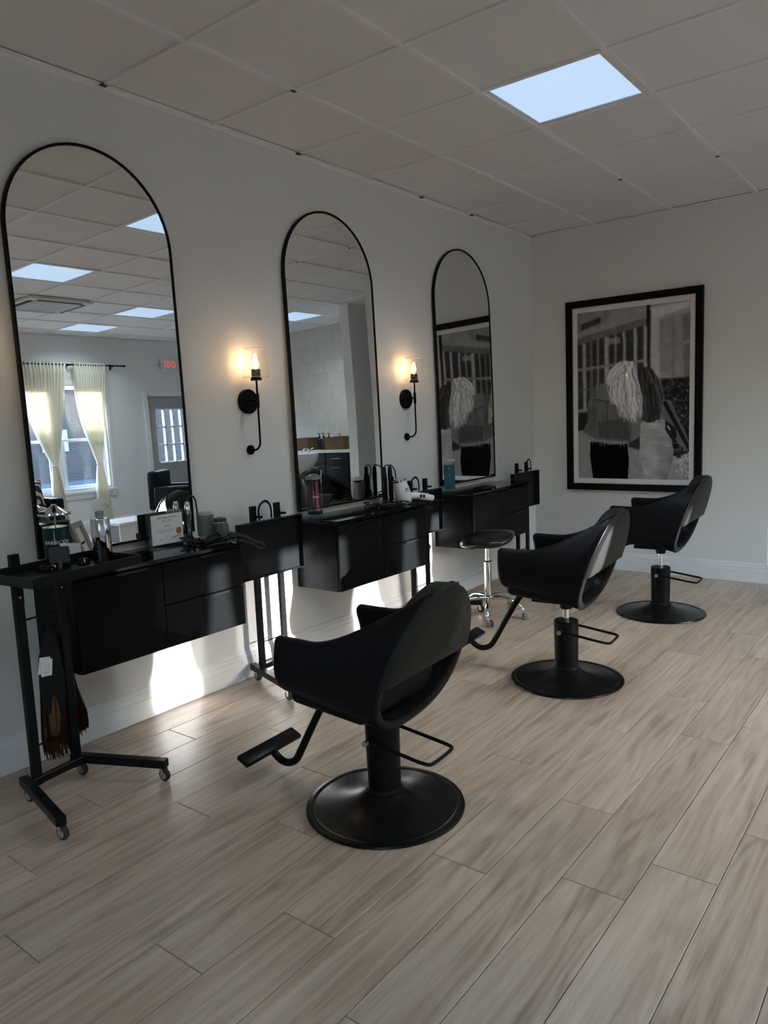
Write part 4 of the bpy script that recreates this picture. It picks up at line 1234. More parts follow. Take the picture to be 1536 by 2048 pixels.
def ribs(b):
    lathe(b, [(0, .104), (.030, .104), (.026, .120), (.018, .122), (.012, .118), (0, .118)], 32)
    for k in range(24):
        a = 2*PI*k/24; box(b, .025, .031, -.0018, .0018, .103, .120, mtx=Matrix.Rotation(a, 4, 'Z'))
part('filter_cap', ribs, mat('cap_dark', (.05, .058, .058), .35, noise=(20, .1)), hd, 40)
part('handle', lambda b: tube(b, spline([(0, .0, .05), (.02, -.05, .035), (.03, -.10, .022), (.035, -.14, .020)], 6), .017, 14), BLACKPL, hd, 60)
def tangle(name, label, base, ext, n, seed, hang=None):
    rr = random.Random(seed)
    t = thing(name, label, 'cord', base)
    def one(b):
        for c in range(n):
            pts = []; x, y = rr.uniform(*ext[0]), rr.uniform(*ext[1])
            for k in range(9):
                x = min(max(x+rr.uniform(-.07, .07), ext[0][0]), ext[0][1]); y = min(max(y+rr.uniform(-.11, .11), ext[1][0]), ext[1][1])
                pts.append((x, y, .0045+rr.uniform(0, .028)*(1 if 0 < k < 8 else 0)))
            tube(b, spline(pts, 6), .0038, 7)
    part('coil', one, CORD, t, 60)
    if hang: part('hanging_loop', lambda b: [tube(b, spline(h, 7), .0040, 8) for h in hang], CORD, t, 60)
    return t
tangle('power_cord', 'tangle of black tool cords hanging over the right end of the nearest cabinet', (.22, 1.99, ZT), ((-.10, .09), (-.07, .105)), 7, 3,
       [[(.02, -.04, .02), (.06, .03, .045), (.10, .12, .028), (.135, .20, -.012), (.150, .235, -.032), (.140, .215, -.046), (.12, .15, -.004), (.10, .08, .012)],
        [(.0, .0, .03), (.05, .06, .05), (.09, .14, .03), (.12, .18, .0), (.115, .20, -.02)]])
bc = thing('blue_clip', 'small blue plastic clip lying among the black cords on the nearest cabinet', 'hair clip', (.155, 1.925, ZT), .4)
part('jaw', lambda b: (tube(b, spline([(0, -.03, .006), (.004, 0, .02), (0, .03, .012)], 5), .006, 8), tube(b, spline([(.012, -.03, .005), (.016, 0, .008), (.012, .03, .006)], 5), .005, 8)), BLUEPL, bc, 60)

# ------------------------------------------------ things in the raised tray (cart 1)
CM = Matrix.Translation((.31, 1.11, 0)) @ Matrix.Rotation(math.radians(7), 4, 'Z')
def on_tray(x, y): v = CM @ Vector((x, y, .8815)); return (v.x, v.y, v.z)
sb = thing('spray_bottle', 'chrome cylinder spray bottle with clear trigger standing in the raised tray', 'bottle', on_tray(.135, .198), math.radians(55))
def stripes_mat():
    m = mat('mirror_chrome_ribbed', (.80, .81, .84), .07, 1.0)
    N, L = nodes_of(m); tc = N.new('ShaderNodeTexCoord'); mp = N.new('ShaderNodeMapping'); mp.inputs['Scale'].default_value = (70, 70, .8)
    n = N.new('ShaderNodeTexNoise'); n.inputs['Scale'].default_value = 1.; L.new(tc.outputs['Object'], mp.inputs[0]); L.new(mp.outputs[0], n.inputs['Vector'])
    bp = N.new('ShaderNodeBump'); bp.inputs['Strength'].default_value = .22; bp.inputs['Distance'].default_value = .01
    L.new(n.outputs['Fac'], bp.inputs['Height']); L.new(bp.outputs['Normal'], N['Principled BSDF'].inputs['Normal']); return m
part('body', lambda b: lathe(b, [(0, 0), (.0345, 0), (.036, .002), (.036, .165), (.0345, .169), (.017, .174), (.014, .180), (0, .180)], 40), stripes_mat(), sb, 40)
CLEARPL = mat('frosted_plastic', (.78, .80, .82), .35, spec=.5, noise=(10, .04))
part('collar', lambda b: lathe(b, [(0, .178), (.0155, .178), (.0155, .196), (.012, .199), (0, .199)], 24), mat('grey_collar', (.22, .22, .25), .4, noise=(20, .05)), sb, 40)
def spray(b):
    out = [(-.012, .198), (.013, .198), (.012, .216), (.018, .226), (.032, .231), (.032, .240), (.004, .246), (-.014, .243), (-.026, .232), (-.027, .220), (-.016, .211)]
    prism(b, out, -.009, .009, Matrix(((1, 0, 0, 0), (0, 0, 1, 0), (0, 1, 0, 0), (0, 0, 0, 1))))
    tr = [(.014, .228), (.024, .231), (.034, .218), (.048, .203), (.052, .200), (.040, .216), (.030, .229)]
    prism(b, tr, -.006, .006, Matrix(((1, 0, 0, 0), (0, 0, 1, 0), (0, 1, 0, 0), (0, 0, 0, 1))))
part('trigger_head', spray, CLEARPL, sb)
ch = thing('card_holder', 'stack of white appointment cards in a clear holder on the nearest cabinet', 'cards', (.205, 1.300, ZT), math.radians(-4))
part('holder', lambda b: (box(b, -.014, .028, -.048, .048, 0, .004), box(b, .024, .028, -.048, .048, .004, .060), box(b, -.014, -.010, -.048, .048, .004, .075)), ACRYL, ch)
for k in range(4):
    M = Matrix.Translation((.014-.006*k, -.012+.008*k, .047)) @ Matrix.Rotation(math.radians(-14-2*k), 4, 'Y') @ Matrix.Rotation(math.radians(6-5*k), 4, 'X')
    c_ = part('card', lambda b: box(b, 0, .001, -.043, .043, 0, .054+.004*k, mtx=M), PAPER, ch)
M3 = Matrix.Translation((.014-.018, .012, .047)) @ Matrix.Rotation(math.radians(-20), 4, 'Y') @ Matrix.Rotation(math.radians(-9), 4, 'X')
part('handwriting', lambda b: tube(b, [M3 @ Vector((.0022, -.026+.0042*k, .053+(.005 if k % 3 == 0 else -.003 if k % 2 else .001)+.0004*k)) for k in range(13)], .0005, 4), INK, ch)
o = part('text_line', lambda b: ink_row(b, .0022, 0, .043, .046, .0026, 5, M3), GREYINK, ch); o['kind'] = 'stuff'
pb = thing('paddle_brush', 'dark grey square paddle hairbrush propped in the raised tray before the cards', 'hairbrush', on_tray(.060, .060), math.radians(-29))
M = Matrix.Translation((0, 0, .008)) @ Matrix.Rotation(math.radians(-24), 4, 'Y')
part('paddle', lambda b: box(b, -.008, .008, -.037, .037, 0, .070, .006, 3, M), GREYPAD, pb, 40)
part('handle', lambda b: tube(b, [(-.004, 0, .02), (.004, 0, .012), (.03, 0, .010), (.07, 0, .009), (.10, 0, .008)], [.010, .011, .008, .0075, .006], 12), GREYPAD, pb, 60)
for k, (x, y, rz, lb) in enumerate(((.085, -.015, .5, 'black metal hair clip left of the paddle hairbrush in the raised tray'), (.105, .130, -.4, 'black metal hair clip right of the paddle hairbrush in the raised tray'))):
    c = thing('hair_clip', lb, 'hair clip', on_tray(x, y), rz, 'black hair clips in the raised tray')
    part('jaw', lambda b: (tube(b, spline([(-.045, 0, .008), (0, 0, .020), (.035, 0, .007)], 6), [.004]*13, 8), tube(b, spline([(-.045, .004, .005), (0, .004, .006), (.035, .004, .006)], 6), .0045, 8), lathe(b, [(0, 0), (.024, 0), (.026, .010), (.018, .020), (0, .022)], 20, (-.008, .0, .0))), BLACKPL, c, 60)
    part('spring', lambda b: tube(b, [(.028+.009*math.cos(2*PI*q_/16), .0, .012+.009*math.sin(2*PI*q_/16)) for q_ in range(16)], .0022, 6, closed=True), CHROME, c, 60)

# ------------------------------------------------ hair swatches hanging on cart 1
def swatch(loc, rz, w, zt, zb, m, label, seed, bend=0., hanger=True, tagcard=False, drift=0.):
    rr = random.Random(seed)
    t = thing('hair_extension', label, 'hair extension', loc, rz, 'hair extensions hanging on the nearest cart')
    def strands(b):
        for k in range(96):
            f = k/95*2-1; x = rr.uniform(-.010, .010); y = f*w*.5
            zz = zb+rr.uniform(-.015, .02)+.02*abs(f)
            pts = [(x*.5, y*.35, zt), (x, y*.75, zt-.10), (x+bend*.3, y*1.0+drift*.35+rr.uniform(-.003, .003), zt-(zt-zb)*.55), (x+bend, y*1.08+drift+rr.uniform(-.006, .006), zz+.06), (x+bend*.9, y*1.02+drift*1.1+rr.uniform(-.008, .008), zz)]
            tube(b, spline(pts, 3), [.0033]*8+[.0030]*3+[.0022, .0009], 4, sy=1.0)
    o = part('hair', strands, m, t, 80); o['kind'] = 'stuff'
    if hanger:
        out = [(-.052, -.05), (-.060, -.16), (-.045, -.26), (-.022, -.275), (-.006, -.20), (.004, -.20), (.030, -.29), (.050, -.26), (.058, -.15), (.040, -.03), (.012, .06), (-.014, .06)]
        part('hanger_card', lambda b: prism(b, out, .012, .015, Matrix.Translation((0, 0, zt)) @ Matrix(((0, 0, 1, 0), (1, 0, 0, 0), (0, 1, 0, 0), (0, 0, 0, 1)))), mat('hanger_dark', (.007, .010, .012), .45, spec=.15, noise=(20, .1)), t)
        part('hook', lambda b: tube(b, spline([(.013, 0, zt+.05), (.010, 0, zt+.09), (.0, 0, zt+.105)], 5), .002, 6), BLACKMET, t)
    if tagcard:
        for k, (dy, dz, a) in enumerate(((-.012, .010, -.20), (-.006, 0, -.14))):
            M_ = Matrix.Translation((.018+.003*k, -.015+dy, zt-.055+dz)) @ Matrix.Rotation(a, 4, 'X')
            g_ = part('tag', lambda b: box(b, 0, .001, -.024, .024, -.064, 0, mtx=M_), PAPER, t)
        part('emblem', lambda b: tube(b, [M_ @ Vector((.0014, .011*math.cos(2*PI*q_/24), -.030+.011*math.sin(2*PI*q_/24))) for q_ in range(24)], .0005, 4, closed=True), GREYINK, g_)
        for z, w_ in ((-.030, .012), (-.050, .024)):
            o = part('text_line', lambda b: ink_row(b, .0012, 0, z, w_, .0026, 7, M_), GREYINK, g_); o['kind'] = 'stuff'
        part('string', lambda b: tube(b, spline([(.02, -.016, zt-.066), (.016, -.006, zt-.03), (.014, .006, zt)], 5), .0008, 5), CORD, t)
    return t
def rel(x, y, z=0): v = CM @ Vector((x, y, z)); return (v.x, v.y, 0)
AUB = hair_mat('auburn_hair', (.020, .006, .002), (.085, .030, .010)); DKB = hair_mat('dark_brown_hair', (.006, .003, .002), (.050, .022, .009)); CAR = hair_mat('caramel_hair', (.03, .016, .008), (.17, .11, .065))
swatch(rel(-.015, .035), .1, .125, .60, .115, AUB, 'straight auburn hair extension hanging on the nearest cart, widest of the bundle', 1, hanger=False)
swatch(rel(.012, .000), .2, .034, .59, .225, CAR, 'thin caramel streaked hair extension with white tags hanging on the nearest cart', 2, .0, True, True)
swatch(rel(-.032, .098), .0, .060, .60, .165, DKB, 'dark brown hair extension hanging just right of the nearest cart post', 3, .0, False, False, .038)
part('swatch_rail', lambda b: tube(b, [(-.010, -.088, .695), (-.010, .0, .695), (-.010, .088, .695)], .004, 8), BLACKMET, cart1)

# ================================================================== ITEMS ON THE MIDDLE STATION
jr = thing('comb_jar', 'tall clear jar with pink and dark combs in liquid on the middle cabinet', 'jar', (.105, 2.878, ZT))
part('glass', lambda b: lathe(b, [(0, 0), (.052, 0), (.053, .006), (.047, .020), (.047, .225), (.044, .225), (.044, .022), (0, .020)], 36), GLASSJ, jr, 40)
part('base', lambda b: lathe(b, [(0, .0205), (.0435, .0225), (.0435, .045), (0, .045)], 36), TEAL, jr, 40)
part('lid', lambda b: lathe(b, [(0, .2255), (.048, .2255), (.050, .230), (.040, .246), (.020, .256), (0, .259)], 36), mat('clear_lid', (.16, .15, .145), .25, noise=(20, .1)), jr, 40)
def comb(b, x, y, w, rz):
    M = Matrix.Translation((x, y, .047)) @ Matrix.Rotation(rz, 4, 'Z')
    box(b, -.0018, .0018, -w/2, -w/2+.012, 0, .170, .0008, 1, M)
    for k in range(34): box(b, -.0012, .0012, -w/2+.012, w/2, .002+k*.005, .0045+k*.005, mtx=M)
for x, y, w, rz, m_ in ((.012, .016, .034, .5, PINK), (.020, -.006, .034, .7, PINK), (-.006, -.016, .036, .4, MAROON), (-.014, .010, .034, .9, mat('charcoal_comb', (.03, .03, .035), .4, noise=(20, .1)))):
    part('comb', lambda b: comb(b, x, y, w, rz), m_, jr)
part('handle_bar', lambda b: tube(b, [(.02, .042, .20), (.02, .048, .275)], .0025, 6), CLEARPL, jr)
o = text('lettering', 'clean', .020, LABELWHITE, jr, (0, 0, 0), (0, 0, 0)); wrap_text(o, .0474, math.atan2(-.2737-2.878, 3.07-.105)+.22); o.location = (0, 0, .128)
fi = thing('flat_iron', 'black flat iron standing upright left of the black curling iron on the middle cabinet', 'flat iron', (.115, 3.535, ZT))
part('plate_arm', lambda b: (box(b, -.012, .012, -.016, -.002, 0, .175, .004, 2), box(b, -.012, .012, .002, .016, 0, .160, .004, 2)), BLACKPL, fi, 40)
part('handle', lambda b: lathe(b, [(.017, .155), (.0185, .175), (.016, .195), (.012, .20), (.012, .235), (.009, .245), (0, .246)], 20), BLACKPL, fi, 40)
part('logo_dot', lambda b: lathe(b, [(.006, 0), (.006, .001), (0, .0012)], 14, (.0172, .004, .182), 'x'), STEEL, fi)
part('cord', lambda b: tube(b, spline([(0, 0, .243), (.004, .012, .252), (.006, .045, .250), (.008, .060, .215), (.010, .045, .15), (.012, .05, .10), (.02, .03, .03), (.04, .0, .005)], 7), .0038, 8), CORD, fi, 60)
make_iron((.105, 3.610, ZT), 0, .3, .245, .0135, BLACKPL, 'black curling iron standing upright behind the white hair dryer', 'curling iron', [(0, .004, .252), (.0, .045, .238), (.006, .075, .21), (.012, .085, .13), (.02, .082, .02), (.05, .06, .006)])
hw_ = thing('hair_dryer', 'white hair dryer lying on its side at the end of the middle cabinet', 'hair dryer', (.225, 3.585, ZT+.052), math.radians(-28))
hw_.scale = (1.32, 1.32, 1.32)
M = Matrix.Rotation(math.radians(8), 4, 'Y')
part('body', lambda b: lathe(b, [(0, -.058), (.030, -.058), (.036, -.050), (.040, -.010), (.038, .020), (.032, .045), (.030, .060), (.0, .060)], 30, (0, 0, .0), 'z', Matrix.Rotation(math.radians(14), 4, 'X') @ Matrix.Translation((0, 0, .022))), WHITEPL, hw_, 40)
part('end_ring', lambda b: lathe(b, [(.033, -.003), (.034, .006), (.022, .010), (0, .010)], 30, (0, 0, 0), 'z', Matrix.Rotation(math.radians(14), 4, 'X') @ Matrix.Translation((0, 0, .080))), CHROME, hw_, 40)
hdl = part('handle', lambda b: tube(b, spline([(.0, .03, .0), (.01, .08, -.004), (.012, .13, -.014), (.012, .155, -.021)], 6), [.018]*6+[.0165]*7+[.015]*6, 14), WHITEPL, hw_, 60)
part('switch', lambda b: (box(b, .022, .031, .078, .088, -.012, .004, .001, 1), box(b, .022, .031, .094, .104, -.014, .002, .001, 1)), BLACKPL, hdl)
part('emblem', lambda b: (box(b, .0395, .0412, -.006, .008, .038, .042), box(b, .0395, .0412, -.006, -.002, .024, .042), box(b, .0395, .0412, .004, .008, .030, .042)), GREYINK, hw_)
tangle('power_cord', 'tangle of black tool cords under the irons on the middle cabinet', (.17, 3.53, ZT), ((-.10, .13), (-.16, .13)), 10, 11,
       [[(.06, .04, .03), (.10, .12, .03), (.12, .20, .02), (.14, .30, .004), (.15, .38, -.010)], [(.05, .02, .02), (.11, .10, .01), (.15, .17, -.02), (.16, .24, -.04), (.14, .17, -.035), (.10, .10, .01)],
        [(.08, .05, .045), (.11, .14, .045), (.10, .26, .032), (.06, .33, .05)]])
for k, (x, y, z, r_) in enumerate(((.10, 3.46, .03, .032), (.15, 3.50, .05, .040), (.13, 3.58, .085, .028))):
    pass

# ================================================================== ITEMS ON THE FARTHEST STATION
jb = thing('disinfectant_jar', 'tall clear jar of bright blue disinfectant on the farthest cabinet', 'jar', (.105, 4.325, ZT))
part('glass', lambda b: lathe(b, [(0, 0), (.046, 0), (.047, .006), (.043, .016), (.043, .222), (.040, .222), (.040, .018), (0, .016)], 36), GLASSJ, jb, 40)
part('liquid', lambda b: lathe(b, [(0, .017), (.0395, .019), (.0395, .195), (0, .195)], 36), TEALB, jb, 40)
part('lid', lambda b: lathe(b, [(0, .2225), (.045, .2225), (.045, .232), (.040, .238), (0, .239)], 36), mat('brushed_lid', (.4, .38, .36), .3, .6, noise=(20, .1)), jb, 40)
for k, (y, lb) in enumerate(((5.035, 'small pale hair clip on the farthest cabinet, left of two'), (5.085, 'small pale hair clip on the farthest cabinet, right of two'))):
    c = thing('hair_clip', lb, 'hair clip', (.085, y, ZT), .3*k, 'pale clips on the farthest cabinet')
    part('jaw', lambda b: tube(b, spline([(-.004, -.022, .004), (0, 0, .007), (.004, .022, .004)], 4), .0035, 8), WHITEPL, c, 60)
    part('hinge', lambda b: lathe(b, [(.004, 0), (.004, .009), (0, .0095)], 10), STEEL, c)
ph_ = thing('reflection_slab', 'thin black slab standing in for a dark reflection on the farthest cabinet', 'reflection', (.20, 4.62, ZT), math.radians(12))  # added slab imitating the mirror frame's reflection in the glossy top
part('case', lambda b: box(b, -.036, .036, -.074, .074, 0, .008, .003, 2), BLACKPL, ph_)
part('slab_face', lambda b: box(b, -.033, .033, -.070, .070, .008, .0084), CABTOP, ph_)

# ================================================================== CURTAINS, ROD, EXIT SIGN, SWITCH
ROD_X, ROD_Z = XR-.085, 2.475
rod = thing('curtain_rod', 'black curtain rod above the windows seen in the nearest mirror', 'curtain rod', (ROD_X, 4.1, ROD_Z))
part('pole', lambda b: tube(b, [(0, -1.95, 0), (0, 1.86, 0)], .011, 12), BLACKMET, rod, 40)
part('finial', lambda b: (lathe(b, [(0, -.03), (.015, -.03), (.015, .0)], 14, (0, 1.885, 0), 'y'), lathe(b, [(0, -.03), (.015, -.03), (.015, .0)], 14, (0, -1.95, 0), 'y')), BLACKMET, rod, 40)
for yy in (-1.90, .02, 1.04, 1.70):
    part('bracket', lambda b: (box(b, 0, .085, yy-.006, yy+.006, -.018, -.006), box(b, .075, .085, yy-.012, yy+.012, -.05, .03)), BLACKMET, rod)
def curtain(ya, yb, yt, zt_, label, bw=.15, seed=0, full_r=False):
    rr = random.Random(seed)
    t = thing('curtain', label, 'curtain', (ROD_X, yt, .09), group='cream curtains at the side windows')
    z_top = ROD_Z+.035; nu, nz = 110, 60; nf = 13
    ph = [rr.uniform(-.5, .5) for _ in range(nf+2)]
    rows = []
    def edges(z):
        if z >= zt_:
            s = (z-zt_)/(ROD_Z-zt_); s = min(s, 1)
            # from the tie the cloth sweeps out to its full width
            fl = math.sin(min(s/.75, 1)*PI/2); fr_ = fl if full_r else s**.93
            a = (yt-.036)+(ya-(yt-.036))*fl; c = (yt+.036)+(yb-(yt+.036))*fr_
            return a, c
        s = (zt_-z)/(zt_-.09)
        return yt-.036-bw*.5*s**.8, yt+.036+bw*.5*s**.8
    def clothf(b):
        for j in range(nz+1):
            z = .09+(z_top-.09)*j/nz
            a, c = edges(z)
            wd = c-a
            amp = .010+.030*min(1, abs(z-zt_)/.5)
            if z > ROD_Z-.06: amp *= .45
            row = []
            for i in range(nu+1):
                u = i/nu; y = a+(c-a)*u
                f = u*nf*2*PI
                x = amp*math.sin(f+ph[int(u*nf)]*.8+.25*math.sin(z*3+u*9))+.006*math.sin(f*2.3+z*5)
                y2 = y+.25*wd/nf*math.cos(f*1.0)*.5
                row.append(b.verts.new((x, y2-yt, z-.09)))
            rows.append(row)
        for j in range(nz):
            for i in range(nu): b.faces.new((rows[j][i], rows[j][i+1], rows[j+1][i+1], rows[j+1][i]))
    o = part('cloth', clothf, CURTAIN, t)
    for p in o.data.polygons: p.use_smooth = True
    part('tie_back', lambda b: tube(b, [(.036*math.cos(2*PI*k/28), .044*math.sin(2*PI*k/28), zt_-.09+.004*math.sin(4*PI*k/28)) for k in range(28)], .007, 8, closed=True), mat('tie_cord', (.7, .67, .6), .7, noise=(60, .1)), t, 60)
    return t
curtain(5.195, 5.66, 5.44, .98, 'cream tied curtain nearest the exit sign, seen in the nearest mirror', .17, 1)
curtain(4.48, 5.09, 4.80, 1.00, 'cream tied curtain left of the one nearest the exit sign in the mirror', .15, 2)
curtain(3.80, 4.36, 4.08, 1.00, 'cream tied curtain third from the exit sign, outside the mirror view', .15, 3, True)
curtain(2.935, 3.53, 3.236, .98, 'cream tied curtain fourth from the exit sign, outside the mirror view', .15, 4, True)
curtain(2.28, 2.84, 2.56, 1.00, 'cream tied curtain farthest from the exit sign, outside the mirror view', .15, 5, True)

ex = thing('exit_sign', 'white exit sign with red letters on the wall above the grey door', 'sign', (XR, 6.78, 2.43))
part('box', lambda b: box(b, -.035, 0, -.155, .155, 0, .185, .004, 1), WHITEPL, ex)
text('lettering', 'EXIT', .15, mat('red_letters', (.7, .03, .04), .5, emit=(1., .08, .08), es=.55, noise=(5, .02)), ex, (-.0355, 0, .092), RXN, depth=.001, width=.21)
part('lamp_head', lambda b: lathe(b, [(.02, 0), (.024, .02), (.018, .03), (0, .03)], 16, (-.03, -.172, .10), 'x'), STEEL, ex, 40)
sw = thing('light_switch', 'white light switch plate between the window and the grey door', 'switch', (XR, 6.10, 1.08))
part('plate', lambda b: box(b, -.006, 0, -.038, .038, 0, .12, .003, 1), WHITEPL, sw)
part('rocker', lambda b: box(b, -.010, -.006, -.016, .016, .028, .092, .001, 1), WHITEPL, sw)

# ================================================================== WAITING CORNER SEEN IN THE NEAREST MIRROR
def armchair(loc, rz, label):
    t = thing('armchair', label, 'armchair', (*loc, 0), rz, 'black waiting armchairs')
    part('seat', lambda b: box(b, -.27, .22, -.24, .24, .30, .46, .04, 3), LEATHER, t, 40)
    part('backrest', lambda b: box(b, .16, .30, -.29, .29, .28, .84, .045, 3), LEATHER, t, 40)
    for s in (-1, 1):
        part('arm', lambda b: box(b, -.28, .20, s*.30-.055, s*.30+.055, .12, .62, .04, 3), LEATHER, t, 40)
        for x in (-.22, .24): part('leg', lambda b: lathe(b, [(.018, 0), (.022, .13)], 12, (x, s*.27, 0)), BLACKMET, t)
    return t
armchair((5.40, 5.95), math.radians(-35), 'black leather armchair in front of the grey door, seen in the nearest mirror')
armchair((5.72, 4.02), 0, 'black leather armchair under the window, holding the zigzag cushion')
def zig():
    m = bpy.data.materials.new('zigzag_fabric'); m.use_nodes = True; N, L = nodes_of(m)
    tc = N.new('ShaderNodeTexCoord'); ck = N.new('ShaderNodeTexWave'); ck.inputs['Scale'].default_value = 9; ck.inputs['Distortion'].default_value = 6; ck.inputs['Detail'].default_value = 1
    L.new(tc.outputs['Object'], ck.inputs['Vector']); cr = N.new('ShaderNodeValToRGB'); cr.color_ramp.interpolation = 'CONSTANT'
    cr.color_ramp.elements[0].color = (.01, .01, .01, 1); cr.color_ramp.elements[1].position = .6; cr.color_ramp.elements[1].color = (.45, .42, .38, 1)
    L.new(ck.outputs['Fac'], cr.inputs[0]); L.new(cr.outputs[0], N['Principled BSDF'].inputs['Base Color']); N['Principled BSDF'].inputs['Roughness'].default_value = .8
    return m
cu = thing('cushion', 'black and white zigzag cushion on the armchair under the window', 'cushion', (5.66, 4.06, .475), 0)
def cush(b):
    n = 16; R = []
    for s in (-1, 1):
        rows = []
        for j in range(n+1):
            row = []
            for i in range(n+1):
                a, c = 2*i/n-1, 2*j/n-1
                k = 1-.10*(1-a*a)*0-.06*(abs(a*c))**2
                th = .07*((1-a**4)*(1-c**4))**.5
                row.append(b.verts.new((s*th, .19*a*(1+.10*c*c), .19+.19*c*(1+.10*a*a))))
            rows.append(row)
        R.append(rows)
        for j in range(n):
            for i in range(n): b.faces.new((rows[j][i], rows[j][i+1], rows[j+1][i+1], rows[j+1][i]))
    bmesh.ops.remove_doubles(b, verts=b.verts[:], dist=.0005)
    bmesh.ops.transform(b, matrix=Matrix.Rotation(math.radians(14), 4, 'Y'), verts=b.verts[:])
o = part('cover', cush, zig(), cu, 60)
wt = thing('side_table', 'low white box table on the salon floor, seen in the nearest mirror', 'table', (4.15, 4.36, 0))
part('top', lambda b: box(b, -.22, .22, -.25, .25, .37, .40, .004, 1), WHITEPL, wt)
for x in (-.2, .2):
    part('side', lambda b: box(b, x-.012, x+.012, -.24, .24, 0, .37), WHITEPL, wt)
part('shelf', lambda b: box(b, -.188, .188, -.24, .24, .12, .14), WHITEPL, wt)

# ================================================================== SHAMPOO AREA SEEN IN THE MIDDLE MIRROR
CF = 7.33
DARKCAB = mat('dark_base_cabinet', (.012, .013, .015), .35, noise=(10, .2))
for k, x in enumerate((3.10, 3.93, 4.76, 5.59)):
    c = thing('base_cabinet', ('dark base cabinet with drawer below the white worktop, nearest the partition', 'dark base cabinet behind the white shampoo basin', 'dark base cabinet third from the partition below the worktop', 'dark base cabinet in the corner by the grey door')[k], 'cabinet', (x, CF, 0), group='dark cabinets along the tiled wall')
    part('body', lambda b: box(b, 0, .82, .02, YT-CF-.03, .08, .955), DARKCAB, c)
    part('plinth', lambda b: box(b, 0, .82, .07, YT-CF-.03, 0, .08), DARKCAB, c)
    for q_ in (0, 1):
        a0, a1 = .005+.41*q_, .405+.41*q_
        dr = part('drawer', lambda b: box(b, a0, a1, 0, .02, .79, .950, .002, 1), DARKCAB, c)
        part('handle', lambda b: tube(b, [((a0+a1)/2-.08, -.022, .87), ((a0+a1)/2+.08, -.022, .87)], .005, 8), STEEL, dr)
        dd = part('door', lambda b: box(b, a0, a1, 0, .02, .085, .782, .002, 1), DARKCAB, c)
        part('handle', lambda b: tube(b, [((a0+a1)/2-.08, -.022, .74), ((a0+a1)/2+.08, -.022, .74)], .005, 8), STEEL, dd)
wk = thing('worktop', 'long white worktop on dark cabinets along the tiled wall', 'worktop', (3.08, CF, .955))
part('slab', lambda b: box(b, .002, XR-3.08-.002, -.02, YT-CF-.002, 0, .040, .003, 1), mat('white_quartz', (.72, .72, .72), .25, noise=(6, .04)), wk)
WZ = .995
WICK = brick_mat('woven_basket', (.20, .105, .035), (.26, .14, .05), (.10, .05, .02), 1, .03, .012, .003, .7, .8)
for x, lb in ((3.84, 'brown woven basket right of the pump bottles on the white worktop'), (4.50, 'brown woven basket left of the pump bottles on the white worktop')):
    bk_ = thing('basket', lb, 'basket', (x, 7.55, WZ), group='woven baskets on the worktop')
    def wb(b):
        for a in ((-.17, .17, -.13, -.118), (-.17, .17, .118, .13), (-.17, -.158, -.118, .118), (.158, .17, -.118, .118)): box(b, a[0], a[1], a[2], a[3], 0, .185, .004, 1)
        box(b, -.158, .158, -.118, .118, 0, .01)
    part('sides', wb, WICK, bk_)
    part('rim', lambda b: tube(b, [(-.168, -.126, .187), (.168, -.126, .187), (.168, .126, .187), (-.168, .126, .187)], .008, 8, closed=True), WICK, bk_)
AMB = mat('dark_amber_bottle', (.035, .018, .010), .2, noise=(8, .2))
BTL = mat('black_bottle', (.014, .014, .016), .2, noise=(8, .2))
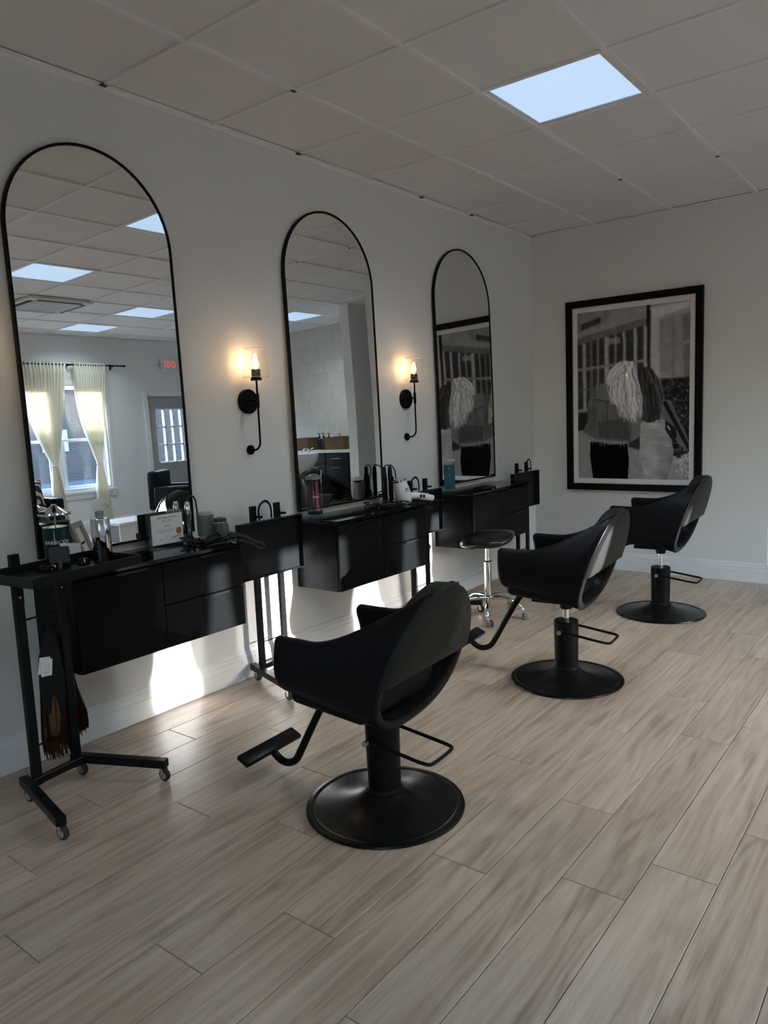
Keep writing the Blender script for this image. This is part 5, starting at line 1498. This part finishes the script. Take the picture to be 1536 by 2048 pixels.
for k, (x, y, h_, m_, lb) in enumerate(((4.255, 7.60, .155, BTL, 'black pump bottle beside the left basket on the worktop'), (4.150, 7.57, .155, AMB, 'amber pump bottle second from the left basket on the worktop'), (4.075, 7.60, .15, BTL, 'black pump bottle third from the left basket on the worktop'), (3.99, 7.74, .13, BTL, 'black pump bottle behind the right basket on the worktop'))):
    t = thing('pump_bottle', lb, 'bottle', (x, y, WZ), group='pump bottles on the worktop')
    part('body', lambda b: lathe(b, [(0, 0), (.032, 0), (.034, .004), (.034, h_), (.026, h_+.015), (.013, h_+.022), (.013, h_+.035), (0, h_+.035)], 24), m_, t, 40)
    part('pump', lambda b: (lathe(b, [(.0145, h_+.036), (.0145, h_+.055), (.006, h_+.058), (.006, h_+.09), (.012, h_+.092), (.012, h_+.102), (0, h_+.103)], 16), tube(b, [(0, 0, h_+.098), (.03, 0, h_+.098), (.038, 0, h_+.090)], .005, 8)), BLACKPL, t, 40)
ba = thing('shampoo_basin', 'white ceramic shampoo basin with chrome tap on a black pedestal', 'basin', (3.93, 6.82, 0))
def bowl(b):
    prof = [(.0, .70), (.09, .70), (.13, .73), (.19, .80), (.235, .88), (.25, .965), (.25, .978), (.235, .98), (.215, .90), (.16, .82), (.08, .77), (0, .765)]
    lathe(b, prof, 40)
    bmesh.ops.scale(b, vec=(1.0, 1.15, 1), verts=b.verts[:])
part('bowl', bowl, mat('white_ceramic', (.82, .82, .82), .10, noise=(4, .02)), ba, 50)
part('tap', lambda b: (lathe(b, [(.016, .975), (.016, 1.03), (.012, 1.035), (0, 1.036)], 16, (0, .20, 0)), tube(b, spline([(0, .20, 1.02), (0, .14, 1.045), (0, .09, 1.02)], 5), .008, 8), tube(b, [(-.02, .22, 1.03), (-.05, .24, 1.05)], .006, 8)), CHROME, ba, 50)
part('drain_pipe', lambda b: tube(b, spline([(0, 0, .71), (.06, 0, .70), (.10, -.02, .66)], 4), .014, 8), CHROME, ba, 50)
part('pedestal', lambda b: (box(b, -.10, .10, -.05, .20, .02, .70, .01, 1), box(b, -.20, .20, -.18, .28, 0, .02, .004, 1)), BLACKMET, ba)
sc = thing('shampoo_chair', 'black reclined shampoo chair in front of the white basin', 'chair', (3.86, 5.94, 0), math.radians(0))
part('seat', lambda b: box(b, -.28, .28, -.30, .22, .34, .48, .04, 3), LEATHER, sc, 40)
def rb_(b):
    vs = box(b, -.28, .28, -.05, .05, 0, .52, .04, 3); bmesh.ops.transform(b, matrix=Matrix.Translation((0, .20, .36)) @ Matrix.Rotation(math.radians(-42), 4, 'X'), verts=vs)
part('backrest', rb_, LEATHER, sc, 40)
for s in (-1, 1): part('arm', lambda b: box(b, s*.32-.04, s*.32+.04, -.30, .22, .30, .62, .03, 3), LEATHER, sc, 40)
part('base', lambda b: box(b, -.22, .22, -.24, .20, 0, .34, .01, 1), BLACKMET, sc)
